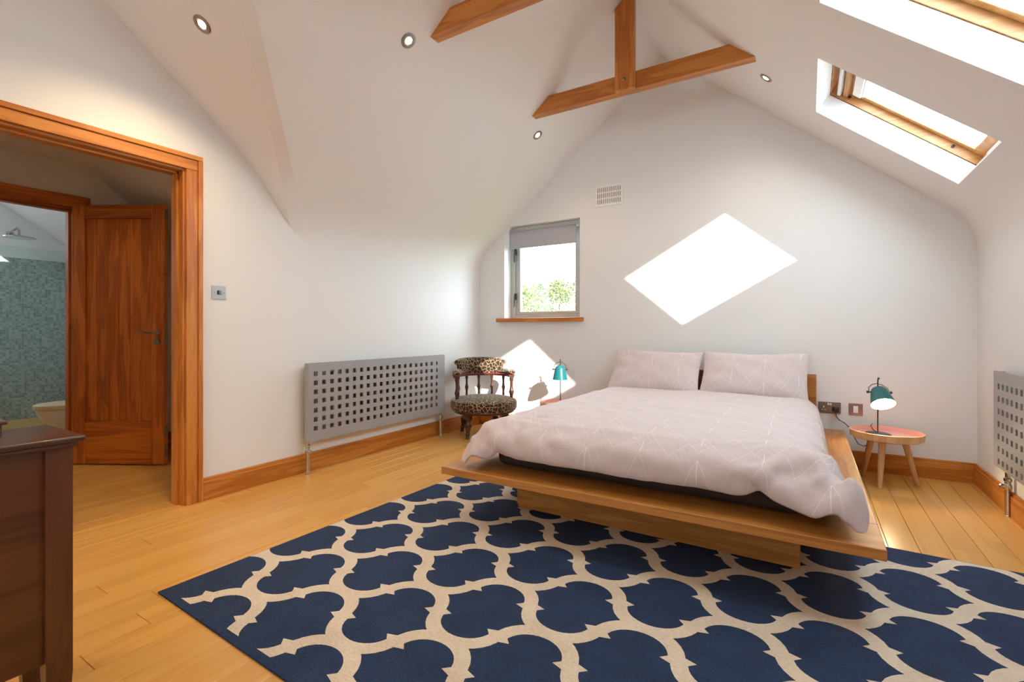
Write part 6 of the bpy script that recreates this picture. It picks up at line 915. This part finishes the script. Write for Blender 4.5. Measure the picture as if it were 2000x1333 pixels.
662,0,7,79,116,3,-31,-57,-88,-34,58,-62,-16,-2,9,-8,19,30,-53,8,3,12,-8,-4,0,2,5,-1,-12,-7,0,0,8,10,-1,-6,-5,-1,-2,-3,0,5,9,5,-6,-9,-4,0,6,11,1,-6,-6,-1,1,-1,-5,0,0,3,5,0,-3,0,2,5,1,-2,-3,-2,47,-31,-6,-4,-4,0,-1,-1,2,1]
def duvet():
    # row by row differences in half millimetres, summed back to positions
    co = np.cumsum(np.array([duv_x, duv_y, duv_z], dtype=np.int64).T.reshape(dN, dM, 3), axis=1)
    co = (co*.0005 + np.array([-2.0, 1.5, 0.0]))
    gu = np.gradient(co, axis=0); gv = np.gradient(co, axis=1); nr = np.cross(gu, gv); nr /= np.linalg.norm(nr, axis=2, keepdims=True) + 1e-9
    me = bpy.data.meshes.new('duvet'); N, Mm = dN, dM
    def bi(i, j): return i*Mm+j if (i in (0, N-1) or j in (0, Mm-1)) else N*Mm+(i-1)*(Mm-2)+(j-1)
    V = [tuple(p) for p in co.reshape(-1, 3)]
    for i in range(1, N-1):
        for j in range(1, Mm-1):
            e = min(i, N-1-i, j, Mm-1-j); p = co[i, j] - nr[i, j]*(.035*(1-math.exp(-e/2.0))); p[2] = max(p[2], .304); V.append(tuple(p))
    F = []; UV = []
    for i in range(N-1):
        for j in range(Mm-1):
            q = [(i, j), (i+1, j), (i+1, j+1), (i, j+1)]; uq = [(a/(N-1)*1.98, c/(Mm-1)*2.22) for a, c in q]
            F.append([a*Mm+c for a, c in q]); UV += uq
            F.append([bi(a, c) for a, c in q[::-1]]); UV += uq[::-1]
    me.from_pydata(V, [], F); uvl = me.uv_layers.new(name='UVMap'); uvl.data.foreach_set('uv', [x for p in UV for x in p])
    me.materials.append(M_duvet); me.shade_smooth(); o = bpy.data.objects.new('duvet', me); C.objects.link(o)
    m = o.modifiers.new('s', 'SUBSURF'); m.levels = 1; m.render_levels = 1
    return tag(o, 'pale pink duvet with fine white line print spread over the bed', 'duvet')
duvet()

def pillow(cx, cy, cz, ax, ay, T, tilt, rz, seed, label):
    rg = random.Random(seed); n, m_ = 34, 24; b = B(); bm = b.bm; ph = [rg.uniform(0, 6) for _ in range(8)]
    def pt(u, v, s):
        x = ax*u*(1-.045*(1-v*v)) ; y = ay*v*(1-.07*(1-u*u))
        k = max(0, (1-u**4)*(1-v**4)); h = T*(k**.55)*(1-.22*abs(u)**2)*(1-.1*abs(v)**2)
        wr = .006*math.sin(9*u+3*v+ph[0])*math.sin(5*v-2*u+ph[1]) + .004*math.sin(17*v+9*u*v+ph[2])*(abs(u)**1.5) + .004*math.sin(14*u+6*v*u+ph[3])*(v*v)
        z = s*h + (wr*k**.4 if s > 0 else 0); z += .012*math.sin(3.1*u+ph[4])*v
        return (x, y, z)
    uvs = [math.sin(math.pi/2*(-1+2*i/(n-1))) for i in range(n)]; vvs = [math.sin(math.pi/2*(-1+2*j/(m_-1))) for j in range(m_)]
    uvl = bm.loops.layers.uv.new('UVMap'); V = {}
    for s in (1, -1):
        for i in range(n):
            for j in range(m_):
                e = i in (0, n-1) or j in (0, m_-1)
                V[s, i, j] = V[1, i, j] if (e and s < 0) else bm.verts.new(pt(uvs[i], vvs[j], s))
        for i in range(n-1):
            for j in range(m_-1):
                q = [(i, j), (i+1, j), (i+1, j+1), (i, j+1)]; q = q if s > 0 else q[::-1]
                f = bm.faces.new([V[(s,)+a] for a in q])
                for lp, a in zip(f.loops, q): lp[uvl].uv = (uvs[a[0]]*ax+seed*.37, vvs[a[1]]*ay)
    o = obj(b, 'pillow', M_duvet, smooth=True, label=label, cat='pillow', group='pillows on the bed', angle=180)
    o.location = (cx, cy, cz); o.rotation_euler = (R(tilt), 0, R(rz))
    md = o.modifiers.new('s', 'SUBSURF'); md.levels = 1; md.render_levels = 1
    return o
pillow(-1.145, 4.240, .698, .385, .225, .072, 50, 1.5, 1, 'left printed pink pillow leaning on the headboard')
pillow(-.375, 4.232, .698, .385, .225, .080, 50, -1.5, 2, 'right printed pink pillow leaning on the headboard')

# ------------------------------------------------------------------ side tables
def side_table():
    t = empty('side_table', (.457, 4.195, 0), 'round pink tray table holding the lit lamp', 'table', 'round tray side tables')
    b = B(); b.lathe([(0, .310), (.196, .310), (.206, .316), (.2095, .360), (.2050, .362), (.2030, .360), (.199, .327), (.19, .3245), (0, .3245)], seg=48)
    for f in b.bm.faces:
        c = f.calc_center_median(); r = math.hypot(c.x, c.y)
        f.material_index = 1 if (c.z > .3235 and r < .2035) else 0
    obj(b, 'tray', [M_beech, M_pink], t, local=True, smooth=True)
    for a in (-107, 12, 132):
        a = R(a); b = B(); p0 = Vector((.105*math.cos(a), .105*math.sin(a), .3095)); p1 = Vector((.178*math.cos(a), .178*math.sin(a), .001))
        b.tube([p0, p0.lerp(p1, .5), p0.lerp(p1, .97), p1], .02, 14, taper=[.021, .018, .0125, .011]); obj(b, 'leg', M_beech, t, local=True, smooth=True)
    return t
ta = side_table()
tb = copy_tree(ta); tb.location = (-2.06, 4.275, 0); tb['label'] = 'round pink tray table between leopard chair and bed'; tb.rotation_euler = (0, 0, R(20))

# ------------------------------------------------------------------ lamps
def lamp(loc, tilt, az, label, lit, rz=0, top=.385):
    t = empty('table_lamp', loc, label, 'lamp', 'teal metal bedside lamps', rz=rz)
    b = B(); b.lathe([(0, 0), (.072, 0), (.075, .003), (.075, .007), (.070, .010), (.008, .012), (.006, .016), (0, .016)], seg=36); obj(b, 'base', M_darkteal, t, local=True, smooth=True)
    b = B(); b.tube([(0, 0, .01), (0, 0, top-.02), (0, -.002, top), (0, -.012, top+.014), (.0, -.024, top+.008)], .0045, 8); obj(b, 'stem', M_darkteal, t, local=True, smooth=True)
    Mt = Matrix.Translation((0, -.036, top-.100)) @ Matrix.Rotation(R(az), 4, 'Z') @ Matrix.Rotation(R(tilt), 4, 'X')
    b = B(); prof = [(.072, -.080), (.070, -.066), (.052, .015), (.048, .030), (.038, .045), (.020, .054), (.008, .056), (.007, .065), (0, .065)]
    b.lathe(prof, Mt, 36, cap=False)
    o = obj(b, 'shade', M_teal, t, local=True, smooth=True)
    b = B(); b.lathe([(.0712, -.0795), (.0685, -.066), (.0505, .014), (.0465, .028), (.037, .043), (0, .050)], Mt, 36, cap=False); obj(b, 'shade_lining', M_shadein, o, local=True, smooth=True, recalc=True)
    for s in (1, -1):
        b = B(); b.lathe([(0, 0), (.005, 0), (.005, .012), (.009, .014), (.009, .024), (0, .024)], Mt @ Matrix.Translation((s*.050, 0, .018)) @ Matrix.Rotation(R(90*s), 4, 'Y'), 12); obj(b, 'knob', M_darkteal, t, local=True, smooth=True)
    b = B(); b.tube([Mt @ Vector(p) for p in ((.060, 0, .018), (.056, 0, .055), (.03, 0, .082), (0, 0, .092), (-.03, 0, .082), (-.056, 0, .055), (-.060, 0, .018))], .0028, 6); obj(b, 'yoke', M_darkteal, t, local=True, smooth=True)
    b = B(); b.lathe([(0, .040), (.013, .038), (.014, .010), (.022, -.005), (.030, -.028), (.026, -.05), (.012, -.062), (0, -.064)], Mt, 20); obj(b, 'bulb', M_bulb if lit else M_white, t, local=True, smooth=True)
    if lit:
        ld = bpy.data.lights.new('lamp_glow', 'SPOT'); ld.energy = 9; ld.color = (1, .78, .5); ld.shadow_soft_size = .03; ld.spot_size = R(120); ld.spot_blend = .5
        lo = bpy.data.objects.new('lamp_glow', ld); C.objects.link(lo); lo.parent = t; lo.location = Mt @ Vector((0, 0, -.07)); lo.rotation_euler = Mt.to_euler()
    return t
lamp((.415, 4.225, .3248), -40, 0, 'lit teal lamp with tilted shade on the right table', True, R(14))
lamp((-2.065, 4.27, .3248), 0, 0, 'unlit teal lamp with upright shade on the left table', False, R(20), .435)
# plug and flexes
t = empty('lamp_flex', (.18, YF, .44), 'black plug and flex running from the socket behind the pink table', 'cable')
b = B(); b.box(.158, .202, YF-.038, YF-.0095, .424, .466, .008); obj(b, 'plug', M_black, t)
b = B(); b.tube([(.180, YF-.03, .426), (.182, YF-.035, .395), (.20, YF-.05, .372), (.235, YF-.06, .352), (.262, YF-.07, .325), (.285, YF-.09, .27), (.315, YF-.12, .215), (.35, YF-.13, .205), (.385, YF-.12, .235), (.42, YF-.11, .30)], .003, 6); obj(b, 'cord', M_black, t)
b = B(); b.tube([(.40, 4.39, .372), (.385, 4.34, .366), (.395, 4.29, .345), (.41, 4.26, .336)], .0028, 6); obj(b, 'cord', M_black, t)
b = B(); b.tube([(.44, 4.32, .300), (.48, 4.30, .285), (.52, 4.29, .262), (.55, 4.29, .268), (.545, 4.30, .292)], .0028, 6); obj(b, 'cord', M_black, t)

# ------------------------------------------------------------------ leopard chair
ch = empty('tub_chair', (-2.80, 4.02, 0), 'low leopard print tub chair with turned dark wood spindles', 'chair', rz=R(46))
def cp(b, name, m, sm=True, label=None): return obj(b, name, m, ch, local=True, smooth=sm, label=label)
SR = .315
b = B(); b.lathe([(0, .235), (SR-.03, .235), (SR-.01, .245), (SR-.005, .275), (SR-.02, .285), (0, .285)], seg=40); cp(b, 'seat_frame', M_darkwood)
b = B(); b.lathe([(0, .255), (SR-.02, .256), (SR+.008, .264), (SR+.018, .285), (SR+.020, .335), (SR+.012, .358), (SR-.02, .372), (SR-.1, .388), (SR-.2, .398), (0, .402)], seg=48); cp(b, 'seat_cushion', M_leo)
legp = [(0, 0), (.012, 0), (.016, .012), (.013, .03), (.020, .05), (.014, .062), (.018, .085), (.026, .12), (.030, .135), (.022, .15), (.020, .17), (.027, .185), (.030, .20), (.028, .24), (0, .24)]
for a, tl in ((-140, 4), (-40, 4), (50, 14), (130, 14)):
    a = R(a); r = .235; b = B()
    ax = Vector((math.cos(a), math.sin(a), 0)); topv = Vector((r*ax.x, r*ax.y, .24)); foot = topv + ax*math.tan(R(tl))*.24 - Vector((0, 0, .24))
    dirn = (topv-foot); Mq = Matrix.Translation(foot) @ dirn.to_track_quat('Z', 'Y').to_matrix().to_4x4() @ Matrix.Diagonal((1.35, 1.35, dirn.length/.24, 1))
    b.lathe(legp, Mq, 16); cp(b, 'leg', M_darkwood)
RR = .285; a0, a1 = -12, 192
def arc(r, z, s, e, n): return [Vector((r*math.cos(R(s+(e-s)*k/(n-1))), r*math.sin(R(s+(e-s)*k/(n-1))), z)) for k in range(n)]
def sweep(cs, s, e, n, zf=lambda a: 0, sf=lambda a: 1.0):
    rings = []
    for k in range(n):
        a = s+(e-s)*k/(n-1); f = sf(a); rings.append([Vector(((RR+x*f)*math.cos(R(a)), (RR+x*f)*math.sin(R(a)), z*f+zf(a))) for x, z in cs])
    return rings
b = B(); b.loft(sweep([(-.02, .578), (.02, .578), (.024, .59), (.02, .602), (-.02, .602), (-.024, .59)], a0, a1, 30)); cp(b, 'arm_rail', M_darkwood)
b = B(); b.loft(sweep([(-.031, .598), (.031, .598), (.031, .606), (-.031, .606)], a0, a1, 30)); cp(b, 'braid_trim', M_braid, False, 'red braid')
oval = lambda w_, z0, h, n=14: [(w_*math.cos(2*math.pi*k/n), z0+h*math.sin(2*math.pi*k/n)) for k in range(n)]
for s, e in ((a0-6, 46), (134, a1+6)):
    sf = lambda a, s=s, e=e: 1.0
    cs0 = oval(.038, 0, .028)
    rings = []
    for k in range(16):
        a = s+(e-s)*k/15; f = min(1, .35+min(k, 15-k)*.5) if (k if s < 0 else 15-k) < 2 else 1
        rings.append([Vector(((RR+x*f)*math.cos(R(a)), (RR+x*f)*math.sin(R(a)), .632+z*f)) for x, z in cs0])
    b = B(); b.loft(rings); cp(b, 'arm_pad', M_leo)
# back rest: upright padded panel with rolled top, scrolled ends
rings = []
for k in range(23):
    u = -1+2*k/22; a = 90+u*52; f = 1-.10*abs(u)**6; wv = .012*(abs(u)**4)
    hh = .768-.012*u*u; lean = .018
    cs = [(-.026, .604), (.022, .604), (.028, .66), (.034, .70), (.050, .725), (.058, .745), (.052, hh-.005), (.030, hh+.006), (.0, hh+.002), (-.018, hh-.012), (-.030, .72), (-.034, .68), (-.032, .64)]
    rings.append([Vector(((RR+x*f)*math.cos(R(a + (u*4 if z > .70 else 0))), (RR+x*f)*math.sin(R(a + (u*4 if z > .70 else 0))), .604+(z-.604)*f)) for x, z in cs])
b = B(); b.loft(rings); cp(b, 'backrest', M_leo)
spp = [(0, 0), (.011, 0), (.014, .01), (.010, .025), (.009, .06), (.012, .08), (.016, .095), (.012, .11), (.009, .13), (.009, .17), (.013, .185), (.012, .20), (0, .20)]
for a in (-8, 32, 61, 90, 119, 148, 188):
    big = a in (-8, 188); b = B(); Mq = Matrix.Translation((RR*.985*math.cos(R(a)), RR*.985*math.sin(R(a)), .352 if not big else .30)) @ Matrix.Diagonal((1.7 if big else 1.25, 1.7 if big else 1.25, (.226 if not big else .278)/.20, 1))
    b.lathe(spp, Mq, 12); cp(b, 'spindle', M_darkwood)

# ------------------------------------------------------------------ dark chest at lower left
cx1 = -1.742; zt = .76; yc = .528
chest = empty('dark_wood_chest', (-1.87, .1, 0), 'dark mahogany chest cut off by the lower left corner', 'chest')
b = B(); b.box(-2.012, -1.718, -.60, yc, zt-.016, zt, .005, seg=3); b.box(-2.004, -1.728, -.59, yc-.012, zt-.030, zt-.016, .004, seg=2); obj(b, 'top', M_mahY, chest, smooth=True)
for ya, yb in ((yc-.078, yc-.022), (-.585, -.53)):
    for xa, xb in ((cx1-.045, cx1), (-1.995, -1.95)):
        b = B(); b.prism([(xa, ya, zt-.0305), (xb, ya, zt-.0305), (xb, yb, zt-.0305), (xa, yb, zt-.0305)], (0, 0, -.62)); 
        q = .006; b.loft([[(xa, ya, .1095), (xb, ya, .1095), (xb, yb, .1095), (xa, yb, .1095)], [(xa+q, ya+q, .0), (xb-q, ya+q, .0), (xb-q, yb-q, .0), (xa+q, yb-q, .0)]]); obj(b, 'corner_post', M_mahZ, chest)
b = B(); b.box(cx1-.034, cx1-.014, -.53, yc-.078, .150, zt-.0305); obj(b, 'front_panel', M_mahY, chest)
b = B(); b.box(-1.985, -1.97, -.53, yc-.078, .150, zt-.0305); obj(b, 'rear_panel', M_mahY, chest)
b = B(); b.box(-1.95, cx1-.045, yc-.06, yc-.04, .150, zt-.0305); obj(b, 'end_panel', M_mahZ, chest)
b = B(); b.box(-1.95, cx1-.045, -.575, -.555, .150, zt-.0305); obj(b, 'end_panel', M_mahZ, chest)
tb_ = empty('toilet_box', (-1.93, .36, zt), 'small dark moulded wooden box at the left edge on the chest', 'box')
b = B(); b.box(-2.00, -1.87, .10, .395, zt+.0005, zt+.035, .004); obj(b, 'body', M_mahY, tb_)
b = B(); b.box(-2.01, -1.86, .09, .405, zt+.035, zt+.045, .004); obj(b, 'lid', M_mahY, tb_)

# ------------------------------------------------------------------ outside: lawn and trees beyond the gable window
b = B(); b.box(-40, 30, 5, 70, -3.0, -2.9)
obj(b, 'ground', mat('lawn', (70, 88, 40), 1), label='green lawn outside the gable window', cat='ground', kind='structure')
M_leaf = mat('pale_green_leaf', (84, 92, 44), .7); M_leaf2 = mat('mid_green_leaf', (64, 80, 50), .7); M_bark = mat('bark', (70, 56, 44), .9)
def tree(x, y, ztop, rad, seed, m, label, nleaf=2600):
    rg = random.Random(seed); t = empty('leafy_tree', (x, y, -2.9), label, 'tree', 'trees outside the gable window')
    b = B(); b.tube([(x, y, -2.9), (x+.05, y, -1.5), (x, y+.1, 0), (x, y, ztop-.8)], .1, 8, taper=[.14, .11, .08, .02]); obj(b, 'trunk', m_ if False else M_bark, t)
    vs2, fs2 = [], []
    cl = [(x+rg.gauss(0, rad*.45), y+rg.gauss(0, rad*.4), ztop-.25-abs(rg.gauss(0, rad*1.1)), rg.uniform(.2, .45)) for _ in range(60)] + [(x+rg.gauss(0, rad*.25), y, ztop-.1-rg.uniform(0, .3), .16) for _ in range(8)]
    for k in range(nleaf):
        c = rg.choice(cl); d = Vector((rg.gauss(0, 1), rg.gauss(0, 1), rg.gauss(0, 1))).normalized()*c[3]*rg.uniform(.5, 1)
        p = Vector(c[:3])+d; a = Vector((rg.uniform(-1, 1), rg.uniform(-1, 1), rg.uniform(-1, 1))).normalized(); e = a.orthogonal().normalized(); s = rg.uniform(.022, .042)
        i = len(vs2); vs2 += [p-a*s, p+e*s*.5, p+a*s, p-e*s*.5]; fs2.append((i, i+1, i+2, i+3))
    me = bpy.data.meshes.new('foliage'); me.from_pydata([tuple(v-Vector((x, y, -2.9))) for v in vs2], [], fs2); me.materials.append(m); o = bpy.data.objects.new('foliage', me); C.objects.link(o); o.parent = t; o['kind'] = 'stuff'
def at(u, d): return (-.5229*d+.8524*(u-1000)/943.3*d, .8524*d+.5229*(u-1000)/943.3*d)
tree(*at(1018, 10.5), 2.05, .55, 3, M_leaf, 'pale green tree at the left side of the small window')
tree(*at(1092, 14), 2.65, .9, 5, M_leaf, 'tallest pale green tree in the middle of the small window', 6000)
tree(*at(1052, 19), 3.0, .6, 8, M_leaf2, 'darker green tree behind the tallest one in the small window')
tree(*at(1150, 10), 1.65, .6, 9, M_leaf, 'low pale green tree at the right side of the small window')
